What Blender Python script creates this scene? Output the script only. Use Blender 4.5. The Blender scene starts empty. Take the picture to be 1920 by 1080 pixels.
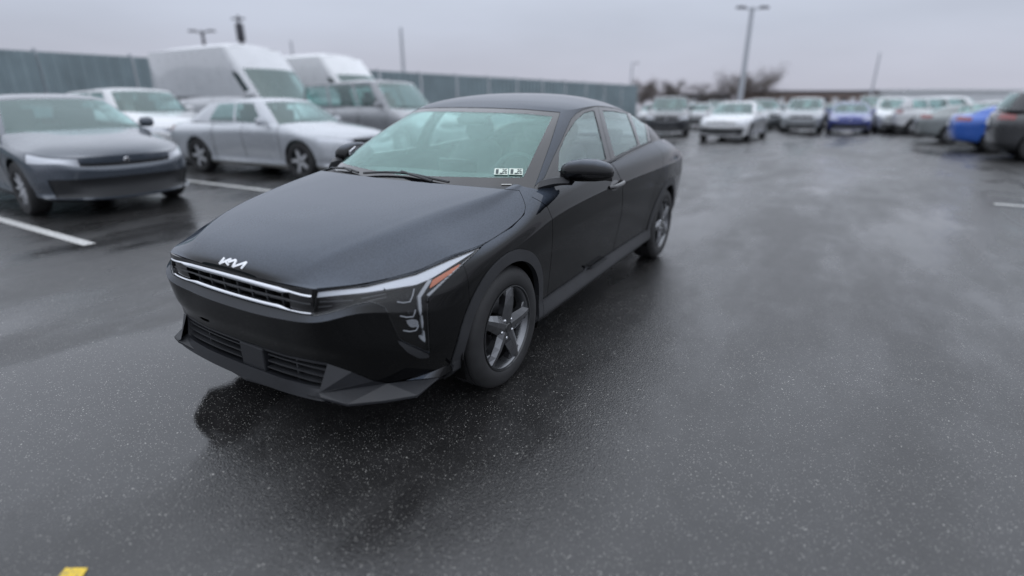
import bpy, bmesh, math, random
import numpy as np
from mathutils import Vector, Matrix
from mathutils.bvhtree import BVHTree

# ------------------------------------------------------------------ camera, sky, sun, exposure
SC = bpy.context.scene
COL = SC.collection
CP = np.array([2.157, 2.204, 1.456])            # camera position (m); x runs along the black sedan
YAW, PIT, FPX = math.radians(210.85), math.radians(-19.95), 1013.7
FW = np.array([math.cos(YAW)*math.cos(PIT), math.sin(YAW)*math.cos(PIT), math.sin(PIT)])
RT = np.cross(FW, [0, 0, 1.0]); RT /= np.linalg.norm(RT)
UP = np.cross(RT, FW)
cd = bpy.data.cameras.new('camera'); cam = bpy.data.objects.new('camera', cd); COL.objects.link(cam)
cam.matrix_world = Matrix(((RT[0], UP[0], -FW[0], CP[0]), (RT[1], UP[1], -FW[1], CP[1]), (RT[2], UP[2], -FW[2], CP[2]), (0, 0, 0, 1)))
cd.sensor_width = 36.0; cd.lens = 36.0*FPX/1920.0; cd.clip_start = 0.05; cd.clip_end = 3000
cd.dof.use_dof = True; cd.dof.focus_distance = 2.8; cd.dof.aperture_fstop = 0.55
SC.camera = cam
SC.view_settings.view_transform = 'Standard'; SC.view_settings.look = 'None'
SC.view_settings.exposure = 0.0; SC.view_settings.gamma = 1.0

W = bpy.data.worlds.new('World'); SC.world = W; W.use_nodes = True
nt = W.node_tree; nt.nodes.clear()
SUN_EL, SUN_AZ = math.radians(88), math.radians(200)     # azimuth of the sun, measured from +x towards +y
sky = nt.nodes.new('ShaderNodeTexSky'); sky.sky_type = 'NISHITA'; sky.sun_disc = False
sky.sun_elevation = SUN_EL; sky.sun_rotation = math.pi/2-SUN_AZ; sky.dust_density = 4; sky.air_density = 1.5
tc = nt.nodes.new('ShaderNodeTexCoord'); sep = nt.nodes.new('ShaderNodeSeparateXYZ')
nt.links.new(tc.outputs['Generated'], sep.inputs[0])
cr = nt.nodes.new('ShaderNodeValToRGB')                    # the cloud deck: a shade warmer low down
for e in list(cr.color_ramp.elements)[1:]: cr.color_ramp.elements.remove(e)
cr.color_ramp.elements[0].position = 0.0; cr.color_ramp.elements[0].color = (.252, .257, .300, 1)
# overcast deck: about three times as bright overhead as at the horizon (half values here, strength 2.1 below)
for p, c in ((.10, (.250, .270, .322, 1)), (.18, (.272, .297, .352, 1)), (.32, (.36, .39, .455, 1)), (.55, (.49, .53, .605, 1)), (1.0, (.67, .715, .80, 1))):
    e = cr.color_ramp.elements.new(p); e.color = c
nt.links.new(sep.outputs['Z'], cr.inputs[0])
mp = nt.nodes.new('ShaderNodeMapping'); mp.inputs['Scale'].default_value = (1.2, 1.2, 4.5)
nz = nt.nodes.new('ShaderNodeTexNoise'); nz.inputs['Scale'].default_value = 1.6; nz.inputs['Detail'].default_value = 5
nt.links.new(tc.outputs['Generated'], mp.inputs[0]); nt.links.new(mp.outputs[0], nz.inputs['Vector'])
nr = nt.nodes.new('ShaderNodeMapRange'); nr.inputs[1].default_value = .3; nr.inputs[2].default_value = .7
nr.inputs[3].default_value = .90; nr.inputs[4].default_value = 1.08
nt.links.new(nz.outputs[0], nr.inputs[0])
vm = nt.nodes.new('ShaderNodeVectorMath'); vm.operation = 'SCALE'
nt.links.new(cr.outputs[0], vm.inputs[0]); nt.links.new(nr.outputs[0], vm.inputs['Scale'])
b1 = nt.nodes.new('ShaderNodeBackground'); b1.inputs['Strength'].default_value = 2.06
b2 = nt.nodes.new('ShaderNodeBackground'); b2.inputs['Strength'].default_value = 0.005
ad = nt.nodes.new('ShaderNodeAddShader'); wo = nt.nodes.new('ShaderNodeOutputWorld')
nt.links.new(vm.outputs[0], b1.inputs['Color']); nt.links.new(sky.outputs[0], b2.inputs['Color'])
nt.links.new(b1.outputs[0], ad.inputs[0]); nt.links.new(b2.outputs[0], ad.inputs[1]); nt.links.new(ad.outputs[0], wo.inputs[0])

sl = bpy.data.lights.new('sun', 'SUN'); sl.energy = 0.5; sl.angle = math.radians(172); sl.color = (1, .985, .965)
so = bpy.data.objects.new('sun', sl); COL.objects.link(so)
sd = Vector((math.cos(SUN_EL)*math.cos(SUN_AZ), math.cos(SUN_EL)*math.sin(SUN_AZ), math.sin(SUN_EL)))
so.rotation_euler = sd.to_track_quat('Z', 'Y').to_euler(); so.location = (0, 0, 30)

# ------------------------------------------------------------------ pixel helpers (photo pixels, 1920 x 1080)
def proj(V):
    d = np.asarray(V, float)-CP; z = d@FW
    return np.stack([960+FPX*(d@RT)/z, 540-FPX*(d@UP)/z], -1)
def ray(q): return FW+RT*(q[0]-960)/FPX+UP*(540-q[1])/FPX
def bp(q, x=None, y=None, z=None):
    d = ray(q); k = 0 if x is not None else 1 if y is not None else 2
    return CP+d*([x, y, z][k]-CP[k])/d[k]
FH = np.array([FW[0], FW[1], 0]); FH /= np.linalg.norm(FH)
def gh(x, y):                                     # the lot falls away gently beyond the sedan
    s = (x-CP[0])*FH[0]+(y-CP[1])*FH[1]-8.5
    return -0.0235*(s+np.sqrt(s*s+1.0))/2
def gp(q):
    d = ray(q); z = 0.0
    for i in range(60):
        P = CP+d*(z-CP[2])/d[2]; z = .5*z+.5*gh(P[0], P[1])
    return P

# ------------------------------------------------------------------ materials
MATS = {}
def mat(name, col=(.5, .5, .5), rough=.5, metal=0, coat=0, coat_rough=.03, spec=.5, bump=None, var=None, emit=None, ior=None):
    m = bpy.data.materials.new(name); m.use_nodes = True; t = m.node_tree; b = t.nodes['Principled BSDF']
    b.inputs['Base Color'].default_value = (*col, 1); b.inputs['Roughness'].default_value = rough; b.inputs['Metallic'].default_value = metal
    b.inputs['Coat Weight'].default_value = coat; b.inputs['Coat Roughness'].default_value = coat_rough; b.inputs['Specular IOR Level'].default_value = spec
    if ior: b.inputs['IOR'].default_value = ior
    tcn = t.nodes.new('ShaderNodeTexCoord')
    if var:                                       # (scale, amount): tone wanders over the surface
        n = t.nodes.new('ShaderNodeTexNoise'); n.inputs['Scale'].default_value = var[0]; n.inputs['Detail'].default_value = 6
        t.links.new(tcn.outputs['Object'], n.inputs['Vector'])
        r = t.nodes.new('ShaderNodeMapRange'); r.inputs[1].default_value = .25; r.inputs[2].default_value = .75
        r.inputs[3].default_value = 1-var[1]; r.inputs[4].default_value = 1+var[1]; t.links.new(n.outputs[0], r.inputs[0])
        v = t.nodes.new('ShaderNodeVectorMath'); v.operation = 'SCALE'; v.inputs[0].default_value = col
        t.links.new(r.outputs[0], v.inputs['Scale']); t.links.new(v.outputs[0], b.inputs['Base Color'])
        r2 = t.nodes.new('ShaderNodeMapRange'); r2.inputs[1].default_value = .25; r2.inputs[2].default_value = .75
        r2.inputs[3].default_value = max(0, rough-.08*(rough > .1)); r2.inputs[4].default_value = rough+.08*(rough > .1)
        t.links.new(n.outputs[0], r2.inputs[0]); t.links.new(r2.outputs[0], b.inputs['Roughness'])
    if bump:                                      # (scale, strength, distance)
        n = t.nodes.new('ShaderNodeTexNoise'); n.inputs['Scale'].default_value = bump[0]; n.inputs['Detail'].default_value = 4
        t.links.new(tcn.outputs['Object'], n.inputs['Vector'])
        bn = t.nodes.new('ShaderNodeBump'); bn.inputs['Strength'].default_value = bump[1]; bn.inputs['Distance'].default_value = bump[2]
        t.links.new(n.outputs[0], bn.inputs['Height']); t.links.new(bn.outputs[0], b.inputs['Normal'])
    if emit: b.inputs['Emission Color'].default_value = (*emit[0], 1); b.inputs['Emission Strength'].default_value = emit[1]
    MATS[name] = m
    return m
def glass(name, tint, refl_tint=(1, 1, 1), ior=1.55, rough=.01, base=0.0):
    m = bpy.data.materials.new(name); m.use_nodes = True; t = m.node_tree; t.nodes.clear()
    o = t.nodes.new('ShaderNodeOutputMaterial'); mx = t.nodes.new('ShaderNodeMixShader')
    tr = t.nodes.new('ShaderNodeBsdfTransparent'); tr.inputs[0].default_value = (*tint, 1)
    g = t.nodes.new('ShaderNodeBsdfGlossy'); g.inputs['Color'].default_value = (*refl_tint, 1); g.inputs['Roughness'].default_value = rough
    # same reflectance from either side of the pane (Schlick)
    lw = t.nodes.new('ShaderNodeLayerWeight'); lw.inputs['Blend'].default_value = .5
    pw = t.nodes.new('ShaderNodeMath'); pw.operation = 'POWER'; pw.inputs[1].default_value = 5; t.links.new(lw.outputs['Facing'], pw.inputs[0])
    f0 = ((ior-1)/(ior+1))**2+base
    ma = t.nodes.new('ShaderNodeMath'); ma.operation = 'MULTIPLY_ADD'; ma.inputs[1].default_value = 1-f0; ma.inputs[2].default_value = f0; ma.use_clamp = True
    t.links.new(pw.outputs[0], ma.inputs[0]); t.links.new(ma.outputs[0], mx.inputs[0])
    t.links.new(tr.outputs[0], mx.inputs[1]); t.links.new(g.outputs[0], mx.inputs[2]); t.links.new(mx.outputs[0], o.inputs[0])
    MATS[name] = m
    return m
def paint_black():
    m = mat('black_paint', (.0025, .0026, .0032), .35, 0, .78, .02, spec=.0)
    t = m.node_tree; b = t.nodes['Principled BSDF']; tcn = t.nodes.new('ShaderNodeTexCoord')
    # rain beads: sparse round bumps in the clear coat
    vo = t.nodes.new('ShaderNodeTexVoronoi'); vo.inputs['Scale'].default_value = 95
    t.links.new(tcn.outputs['Object'], vo.inputs['Vector'])
    sepc = t.nodes.new('ShaderNodeSeparateColor'); t.links.new(vo.outputs['Color'], sepc.inputs[0])
    gt = t.nodes.new('ShaderNodeMath'); gt.operation = 'GREATER_THAN'; gt.inputs[1].default_value = .90; t.links.new(sepc.outputs[0], gt.inputs[0])
    r = t.nodes.new('ShaderNodeMapRange'); r.inputs[1].default_value = .0; r.inputs[2].default_value = .28; r.inputs[3].default_value = 1; r.inputs[4].default_value = 0
    r.interpolation_type = 'SMOOTHSTEP'; t.links.new(vo.outputs['Distance'], r.inputs[0])
    mu = t.nodes.new('ShaderNodeMath'); mu.operation = 'MULTIPLY'; t.links.new(gt.outputs[0], mu.inputs[0]); t.links.new(r.outputs[0], mu.inputs[1])
    bn = t.nodes.new('ShaderNodeBump'); bn.inputs['Strength'].default_value = .35; bn.inputs['Distance'].default_value = .0012
    t.links.new(mu.outputs[0], bn.inputs['Height']); t.links.new(bn.outputs[0], b.inputs['Coat Normal'])
    b.inputs['Coat IOR'].default_value = 1.5
    # sky sheen painted into the base colour of upward panels, speckled like fine drops
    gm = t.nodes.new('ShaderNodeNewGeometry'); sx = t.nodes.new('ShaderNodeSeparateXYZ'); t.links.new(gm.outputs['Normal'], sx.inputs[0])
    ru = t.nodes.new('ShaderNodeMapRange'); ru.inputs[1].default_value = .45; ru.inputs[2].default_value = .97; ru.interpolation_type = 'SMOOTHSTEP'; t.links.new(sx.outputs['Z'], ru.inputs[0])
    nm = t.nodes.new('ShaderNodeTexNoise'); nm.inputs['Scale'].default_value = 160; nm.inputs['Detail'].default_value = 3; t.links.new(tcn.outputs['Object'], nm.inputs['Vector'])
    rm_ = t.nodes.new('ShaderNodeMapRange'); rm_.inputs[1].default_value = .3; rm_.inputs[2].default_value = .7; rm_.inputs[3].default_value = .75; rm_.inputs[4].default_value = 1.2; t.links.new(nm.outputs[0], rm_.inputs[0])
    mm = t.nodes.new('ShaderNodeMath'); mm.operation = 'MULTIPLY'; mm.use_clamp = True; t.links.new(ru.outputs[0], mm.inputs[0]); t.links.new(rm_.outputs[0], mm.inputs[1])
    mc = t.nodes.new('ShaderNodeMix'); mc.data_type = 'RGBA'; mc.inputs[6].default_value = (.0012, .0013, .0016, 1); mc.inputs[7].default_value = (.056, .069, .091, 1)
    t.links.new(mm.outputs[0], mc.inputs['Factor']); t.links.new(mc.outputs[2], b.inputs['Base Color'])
    # thin film of water and road dust: gloss wanders a little
    n = t.nodes.new('ShaderNodeTexNoise'); n.inputs['Scale'].default_value = 3.5; n.inputs['Detail'].default_value = 7
    t.links.new(tcn.outputs['Object'], n.inputs['Vector'])
    r2 = t.nodes.new('ShaderNodeMapRange'); r2.inputs[1].default_value = .3; r2.inputs[2].default_value = .7; r2.inputs[3].default_value = .01; r2.inputs[4].default_value = .05
    t.links.new(n.outputs[0], r2.inputs[0]); t.links.new(r2.outputs[0], b.inputs['Coat Roughness'])
    return m
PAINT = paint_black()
mat('gloss_black', (.004, .004, .005), .12, 0, .6, .03)
mat('black_plastic', (.026, .027, .030), .46, bump=(900, .25, .001), var=(9, .2))
mat('dark_plastic', (.015, .016, .019), .42, bump=(700, .3, .001), var=(7, .2))
mat('void', (.004, .004, .004), .8, spec=.1)
mat('seam', (.006, .006, .006), .6, spec=.2)
mat('rubber', (.020, .020, .021), .62, bump=(260, .35, .002), var=(14, .3))
mat('rim_lip', (.03, .031, .033), .35, .5, .5, .1)
mat('rim_dark', (.085, .087, .092), .32, .7, .5, .1, var=(20, .15))
mat('rim_face', (.20, .205, .215), .30, .85, .4, .1, var=(20, .12))
mat('disc', (.25, .25, .26), .35, 1)
mat('caliper', (.10, .10, .10), .5, .4)
mat('chrome', (.72, .73, .76), .12, 1)
mat('satin_chrome', (.62, .64, .68), .25, 1)
mat('badge', (.80, .81, .83), .22, .35)
mat('drl', (.55, .57, .61), .28, 0, .6, .05)
mat('drl_dim', (.30, .31, .33), .3, 0, .6, .05)
mat('amber', (.42, .085, .010), .18, 0, .8, .03)
mat('red_lamp', (.17, .006, .008), .15, 0, .8, .03)
mat('lamp_inner', (.006, .006, .007), .45, spec=.2)
mat('interior', (.05, .053, .055), .65, var=(12, .25))
mat('interior_light', (.42, .42, .40), .8)
mat('seat', (.07, .073, .076), .7, bump=(300, .3, .002))
mat('sticker', (.62, .70, .62), .5)
mat('sticker_ink', (.05, .07, .07), .6)
glass('windshield_glass', (.84, .97, .94), (.80, 1.0, .965), 1.5, .012, .05)
glass('side_glass', (.90, .95, .94), (.90, 1.0, .99), 1.5, .01, .06)
glass('lens', (.93, .94, .95), (1, 1, 1), 1.45)
glass('bg_glass', (.62, .78, .76), (.82, 1.0, .98), 1.5, .02, .10)

# ------------------------------------------------------------------ mesh helpers
def obj(name, V, Fs, m, parent=None, smooth=True):
    me = bpy.data.meshes.new(name)
    V = np.asarray(V, float)
    if isinstance(Fs, np.ndarray): Fs = Fs.tolist()
    me.from_pydata(V.tolist(), [], Fs); me.validate(); me.update()
    me.materials.append(MATS[m] if isinstance(m, str) else m)
    if smooth: me.polygons.foreach_set('use_smooth', [True]*len(me.polygons))
    o = bpy.data.objects.new(name, me); COL.objects.link(o)
    if parent is not None: o.parent = parent
    return o
def empty(name, label, cat, loc=(0, 0, 0), rz=0, group=None):
    o = bpy.data.objects.new(name, None); COL.objects.link(o); o.location = loc; o.rotation_euler = (0, 0, rz)
    o.empty_display_size = .2; tag(o, label, cat, group); return o
def tag(o, label=None, cat=None, group=None, kind=None):
    if label: o['label'] = label
    if cat: o['category'] = cat
    if group: o['group'] = group
    if kind: o['kind'] = kind
    return o
class MB:
    def __init__(s): s.v = []; s.f = []
    def add(s, V, Fs):
        n = len(s.v); s.v += [tuple(map(float, p)) for p in V]; s.f += [tuple(int(i)+n for i in q) for q in Fs]; return s
    def box(s, c, size, M=None, taper=1.0):
        a, b, d = [q/2 for q in size]; V = []
        for z in (-d, d):
            k = taper if z > 0 else 1
            V += [(-a*k, -b*k, z), (a*k, -b*k, z), (a*k, b*k, z), (-a*k, b*k, z)]
        V = np.array(V)
        if M is not None: V = V@np.array(M).T
        return s.add(V+np.array(c), [(3, 2, 1, 0), (4, 5, 6, 7), (0, 1, 5, 4), (1, 2, 6, 5), (2, 3, 7, 6), (3, 0, 4, 7)])
    def lathe(s, prof, n=48, axis='y', c=(0, 0, 0), closed=False):
        # prof: (radius, offset along the axis)
        V = []; m = len(prof)
        for i in range(n):
            a = 2*math.pi*i/n
            for r, h in prof:
                p = (r*math.cos(a), h, r*math.sin(a)) if axis == 'y' else (r*math.cos(a), r*math.sin(a), h) if axis == 'z' else (h, r*math.cos(a), r*math.sin(a))
                V.append(np.array(p)+c)
        Fs = []
        for i in range(n):
            for j in range(m if closed else m-1):
                k = (j+1) % m; i2 = (i+1) % n
                Fs.append((i*m+j, i*m+k, i2*m+k, i2*m+j))
        return s.add(V, Fs)
    def tube(s, pts, r, n=8, cap=True):
        P = [np.array(p, float) for p in pts]; V = []
        rr = r if hasattr(r, '__len__') else [r]*len(P)
        t0 = P[1]-P[0]; ref = np.array([0, 0, 1.0]) if abs(t0[2]) < .9*np.linalg.norm(t0) else np.array([1.0, 0, 0])
        for i, p in enumerate(P):
            t = P[min(i+1, len(P)-1)]-P[max(i-1, 0)]; t = t/np.linalg.norm(t)
            a = np.cross(t, ref); a /= np.linalg.norm(a); b = np.cross(t, a)
            for k in range(n):
                th = 2*math.pi*k/n; V.append(p+rr[i]*(math.cos(th)*a+math.sin(th)*b))
        Fs = [(i*n+k, i*n+(k+1) % n, (i+1)*n+(k+1) % n, (i+1)*n+k) for i in range(len(P)-1) for k in range(n)]
        if cap: Fs += [tuple(range(n))[::-1], tuple((len(P)-1)*n+k for k in range(n))]
        return s.add(V, Fs)
    def prism(s, poly, z0, z1):
        n = len(poly); V = [(x, y, z0) for x, y in poly]+[(x, y, z1) for x, y in poly]
        return s.add(V, [tuple(range(n))[::-1], tuple(range(n, 2*n))]+[(i, (i+1) % n, n+(i+1) % n, n+i) for i in range(n)])
    def build(s, name, m, parent=None, smooth=False, bevel=0):
        me = bpy.data.meshes.new(name); me.from_pydata(s.v, [], s.f); me.validate()
        bm = bmesh.new(); bm.from_mesh(me); bmesh.ops.recalc_face_normals(bm, faces=bm.faces)
        if bevel:
            ed = [e for e in bm.edges if len(e.link_faces) == 2 and e.calc_face_angle(0) > .5]
            bmesh.ops.bevel(bm, geom=ed, offset=bevel, segments=2, profile=.6, affect='EDGES', clamp_overlap=True)
        bm.to_mesh(me); bm.free()
        me.materials.append(MATS[m] if isinstance(m, str) else m)
        if smooth:
            me.polygons.foreach_set('use_smooth', [True]*len(me.polygons))
            if smooth != 2: me.set_sharp_from_angle(angle=math.radians(38))
        o = bpy.data.objects.new(name, me); COL.objects.link(o)
        if parent is not None: o.parent = parent
        return o

def hermite(P, sub, axis, ghost=None, limit=False):
    """Smooth interpolation of a control array along an axis; sub = samples per span; ghost = sign triple to mirror across both ends."""
    P = np.moveaxis(np.asarray(P, float), axis, 0); n = len(P)
    ch = np.linalg.norm(np.diff(P, axis=0), axis=-1).reshape(n-1, -1).mean(1)+1e-6
    ch = np.sqrt(ch*ch.mean())
    t = np.r_[0, np.cumsum(ch)]
    D = np.diff(P, axis=0)/ch.reshape(-1, *([1]*(P.ndim-1)))
    M = np.zeros_like(P)
    for i in range(1, n-1):
        a, b = ch[i-1], ch[i]
        if limit:
            w1, w2 = 2*b+a, b+2*a
            with np.errstate(divide='ignore', invalid='ignore'):
                h = (w1+w2)/(w1/D[i-1]+w2/D[i])
            M[i] = np.where(D[i-1]*D[i] > 0, h, 0)
        else:
            M[i] = (b*D[i-1]+a*D[i])/(a+b)
    M[0] = 1.5*D[0]-.5*M[1]; M[-1] = 1.5*D[-1]-.5*M[-2]
    if ghost is not None:
        gs, ge = ghost if isinstance(ghost[0], (tuple, list, type(None))) else (ghost, ghost)
        if gs is not None: M[0] = (P[1]-P[1]*np.array(gs))/(2*ch[0])
        if ge is not None: M[-1] = (P[-2]*np.array(ge)-P[-2])/(2*ch[-1])
    out = []
    for i in range(n-1):
        k = sub if np.isscalar(sub) else sub[i]
        for s_ in np.arange(k)/k:
            h00 = 2*s_**3-3*s_**2+1; h10 = s_**3-2*s_**2+s_; h01 = 1-h00; h11 = s_**3-s_**2
            out.append(h00*P[i]+h10*ch[i]*M[i]+h01*P[i+1]+h11*ch[i]*M[i+1])
    out.append(P[-1])
    return np.moveaxis(np.array(out), 0, axis)
def grid_tris(G, flip=False):
    a, b = G.shape[:2]; idx = np.arange(a*b).reshape(a, b)
    q = np.stack([idx[:-1, :-1], idx[1:, :-1], idx[1:, 1:], idx[:-1, 1:]], -1).reshape(-1, 4)
    if flip: q = q[:, ::-1]
    V = G.reshape(-1, 3)
    d1 = np.linalg.norm(V[q[:, 0]]-V[q[:, 2]], axis=1); d2 = np.linalg.norm(V[q[:, 1]]-V[q[:, 3]], axis=1)
    T = np.where((d1 <= d2)[:, None, None], np.stack([q[:, [0, 1, 2]], q[:, [0, 2, 3]]], 1), np.stack([q[:, [0, 1, 3]], q[:, [1, 2, 3]]], 1)).reshape(-1, 3)
    return V.copy(), T
def compact(V, T):
    u, inv = np.unique(T.reshape(-1), return_inverse=True)
    return V[u], inv.reshape(-1, 3)
def clip(V, T, f):
    """Keep the part of a triangle mesh where f <= 0, cut exactly along f = 0."""
    if len(T) == 0: return V, T
    s = f > 0; ns = s[T].sum(1)
    keep = T[ns == 0]; mix = T[(ns == 1) | (ns == 2)]
    if len(mix) == 0: return compact(V, keep) if len(keep) else (V[:0], T[:0])
    one = s[mix].sum(1) == 1                   # one vertex out / two vertices out
    odd = np.where(one[:, None], s[mix], ~s[mix]).argmax(1)
    r = np.arange(len(mix)); A = mix[r, odd]; B = mix[r, (odd+1) % 3]; Cc = mix[r, (odd+2) % 3]
    E = np.concatenate([np.stack([A, B], 1), np.stack([A, Cc], 1)]); E.sort(axis=1)
    ue, inv = np.unique(E, axis=0, return_inverse=True); inv = inv.reshape(-1)
    fa, fb = f[ue[:, 0]], f[ue[:, 1]]; w = (fa/(fa-fb))[:, None]
    NV = V[ue[:, 0]]*(1-w)+V[ue[:, 1]]*w
    n = len(V); ab = inv[:len(mix)]+n; ac = inv[len(mix):]+n
    t = [keep]
    o1 = one; t.append(np.stack([ab[o1], B[o1], Cc[o1]], 1)); t.append(np.stack([ab[o1], Cc[o1], ac[o1]], 1))
    t.append(np.stack([A[~o1], ab[~o1], ac[~o1]], 1))
    return compact(np.concatenate([V, NV]), np.concatenate(t))
def sdf(P, poly):
    """Signed distance to a closed 2-D polygon, negative inside."""
    poly = np.asarray(poly, float); d = np.full(len(P), 1e9); ins = np.zeros(len(P), bool)
    for i in range(len(poly)):
        a, b = poly[i], poly[(i+1) % len(poly)]; e = b-a; w = P-a
        h = np.clip((w@e)/max(e@e, 1e-12), 0, 1); d = np.minimum(d, np.linalg.norm(w-h[:, None]*e, axis=1))
        c = (a[1] <= P[:, 1]) != (b[1] <= P[:, 1])
        if abs(e[1]) > 1e-12:
            xi = a[0]+(P[:, 1]-a[1])/e[1]*e[0]; ins ^= c & (P[:, 0] < xi)
    return np.where(ins, -d, d)
def curve2(pts, n=6, closed=False):
    """A smooth 2-D line through points."""
    P = np.array(pts, float)
    return hermite(P, n, 0)
def normals(V, T):
    fn = np.cross(V[T[:, 1]]-V[T[:, 0]], V[T[:, 2]]-V[T[:, 0]]); N = np.zeros_like(V)
    for k in range(3): np.add.at(N, T[:, k], fn)
    return N/(np.linalg.norm(N, axis=1)[:, None]+1e-12)
def flange(V, T, depth=.012, skip=None):
    """Turn the open border inwards so a panel has an edge."""
    N = normals(V, T)
    E = np.concatenate([T[:, [0, 1]], T[:, [1, 2]], T[:, [2, 0]]]); K = np.sort(E, 1)
    u, inv, c = np.unique(K, axis=0, return_inverse=True, return_counts=True); bd = E[c[inv.reshape(-1)] == 1]
    if skip is not None: bd = bd[~(skip(V[bd[:, 0]]) & skip(V[bd[:, 1]]))]
    vb, ib = np.unique(bd.reshape(-1), return_inverse=True); ib = ib.reshape(-1, 2); n = len(V); m = len(vb)
    V2 = np.concatenate([V, V[vb], V[vb]-N[vb]*depth])
    a, b = ib[:, 0]+n, ib[:, 1]+n
    Q = np.concatenate([np.stack([b, a, a+m], 1), np.stack([b, a+m, b+m], 1)])
    return V2, np.concatenate([T, Q])
def mirror(V, T): return V*np.array([1, -1, 1]), T[:, ::-1]
def both(V, T):
    """Join a left half with its mirror image, welded on the centre line."""
    V2, T2 = mirror(V, T); n = len(V); idx = np.arange(n)+n; on = np.abs(V[:, 1]) < 1e-5; idx[on] = np.arange(n)[on]
    return compact(np.concatenate([V, V2]), np.concatenate([T, idx[T2]]))
def offset(V, T, d): return V+normals(V, T)*d, T
def solid(V, T, th):
    """Panel with an outer and an inner skin and a rim."""
    N = normals(V, T); E = np.concatenate([T[:, [0, 1]], T[:, [1, 2]], T[:, [2, 0]]]); K = np.sort(E, 1)
    u, inv, c = np.unique(K, axis=0, return_inverse=True, return_counts=True); bd = E[c[inv.reshape(-1)] == 1]; n = len(V)
    vb, ib = np.unique(bd.reshape(-1), return_inverse=True); ib = ib.reshape(-1, 2); m = len(vb)
    V2 = np.concatenate([V, V-N*th, V[vb], V[vb]-N[vb]*th]); a, b = ib[:, 0]+2*n, ib[:, 1]+2*n
    Q = np.concatenate([np.stack([b, a, a+m], 1), np.stack([b, a+m, b+m], 1)])
    return V2, np.concatenate([T, T[:, ::-1]+n, Q])

# ------------------------------------------------------------------ ground
def asphalt():
    m = bpy.data.materials.new('wet_asphalt'); m.use_nodes = True; t = m.node_tree; b = t.nodes['Principled BSDF']
    L = t.links.new; N = lambda k: t.nodes.new(k)
    g = N('ShaderNodeNewGeometry')
    def noise(s, d=4, r=.5, st=None):
        n = N('ShaderNodeTexNoise'); n.inputs['Scale'].default_value = s; n.inputs['Detail'].default_value = d; n.inputs['Roughness'].default_value = r
        if st:
            mp_ = N('ShaderNodeMapping'); mp_.inputs['Scale'].default_value = st; L(g.outputs['Position'], mp_.inputs['Vector']); L(mp_.outputs[0], n.inputs['Vector'])
        else: L(g.outputs['Position'], n.inputs['Vector'])
        return n.outputs[0]
    def rng(x, a, c, lo, hi, smooth=True):
        r = N('ShaderNodeMapRange'); r.inputs[1].default_value = a; r.inputs[2].default_value = c; r.inputs[3].default_value = lo; r.inputs[4].default_value = hi
        if smooth: r.interpolation_type = 'SMOOTHSTEP'
        L(x, r.inputs[0]); return r.outputs[0]
    def op(k, x, y):
        n = N('ShaderNodeMath'); n.operation = k
        for i, q in enumerate((x, y)):
            if isinstance(q, (int, float)): n.inputs[i].default_value = q
            else: L(q, n.inputs[i])
        return n.outputs[0]
    pool = N('ShaderNodeVectorMath'); pool.operation = 'DISTANCE'; L(g.outputs['Position'], pool.inputs[0]); pool.inputs[1].default_value = (1.05, -.75, 0)
    near = rng(op('ADD', pool.outputs['Value'], op('MULTIPLY', noise(2.2, 4), .9)), .95, 1.45, 1, 0)
    pud = op('ADD', op('ADD', rng(noise(.8, 4, .6, (.30, 1, 1)), .35, .68, .12, .66), rng(noise(2.2, 5, .6, (.5, 1, 1)), .45, .70, 0, .25)), near)      # 1 = standing film of water
    pud = op('MINIMUM', pud, 1)
    tone = rng(noise(7, 6, .65), .25, .75, .75, 1.3)
    fine = rng(noise(330, 3, .7), .3, .7, .55, 1.5)
    cc = N('ShaderNodeVectorMath'); cc.operation = 'SCALE'; cc.inputs[0].default_value = (.0165, .0160, .0160)
    L(op('MULTIPLY', tone, fine), cc.inputs['Scale'])
    # pale stone chips in the binder
    def chips(scale, thr, size):
        vo = N('ShaderNodeTexVoronoi'); vo.inputs['Scale'].default_value = scale; L(g.outputs['Position'], vo.inputs['Vector'])
        sc = N('ShaderNodeSeparateColor'); L(vo.outputs['Color'], sc.inputs[0])
        on = op('GREATER_THAN', sc.outputs[0], thr)
        # chips differ in size
        rad = op('MULTIPLY', sc.outputs[1], size)
        return op('MULTIPLY', op('MULTIPLY', on, op('LESS_THAN', vo.outputs['Distance'], rad)), rng(sc.outputs[2], 0, 1, .35, 1))
    chipd = rng(noise(1.3, 5, .65), .35, .65, .65, 1.25)
    chip = op('MAXIMUM', chips(190, .925, .55), op('MAXIMUM', chips(95, .972, .42), chips(300, .92, .6)))
    mx = N('ShaderNodeMix'); mx.data_type = 'RGBA'; chip = op('MULTIPLY', chip, chipd); L(op('MULTIPLY', chip, .72), mx.inputs['Factor']); L(cc.outputs[0], mx.inputs[6]); mx.inputs[7].default_value = (.40, .39, .36, 1)
    L(mx.outputs[2], b.inputs['Base Color'])
    ro = rng(pud, 0, 1, .44, .06); L(op('ADD', ro, op('MULTIPLY', chip, .15)), b.inputs['Roughness'])
    b.inputs['IOR'].default_value = 1.68
    agg = N('ShaderNodeTexVoronoi'); agg.inputs['Scale'].default_value = 120; L(g.outputs['Position'], agg.inputs['Vector'])
    h = op('ADD', op('MULTIPLY', agg.outputs['Distance'], -.8), op('MULTIPLY', noise(60, 3), .6))
    bn = N('ShaderNodeBump'); bn.inputs['Distance'].default_value = .0035
    L(rng(pud, 0, 1, .50, .05), bn.inputs['Strength']); L(h, bn.inputs['Height']); L(bn.outputs[0], b.inputs['Normal'])
    MATS['wet_asphalt'] = m
asphalt()
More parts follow.
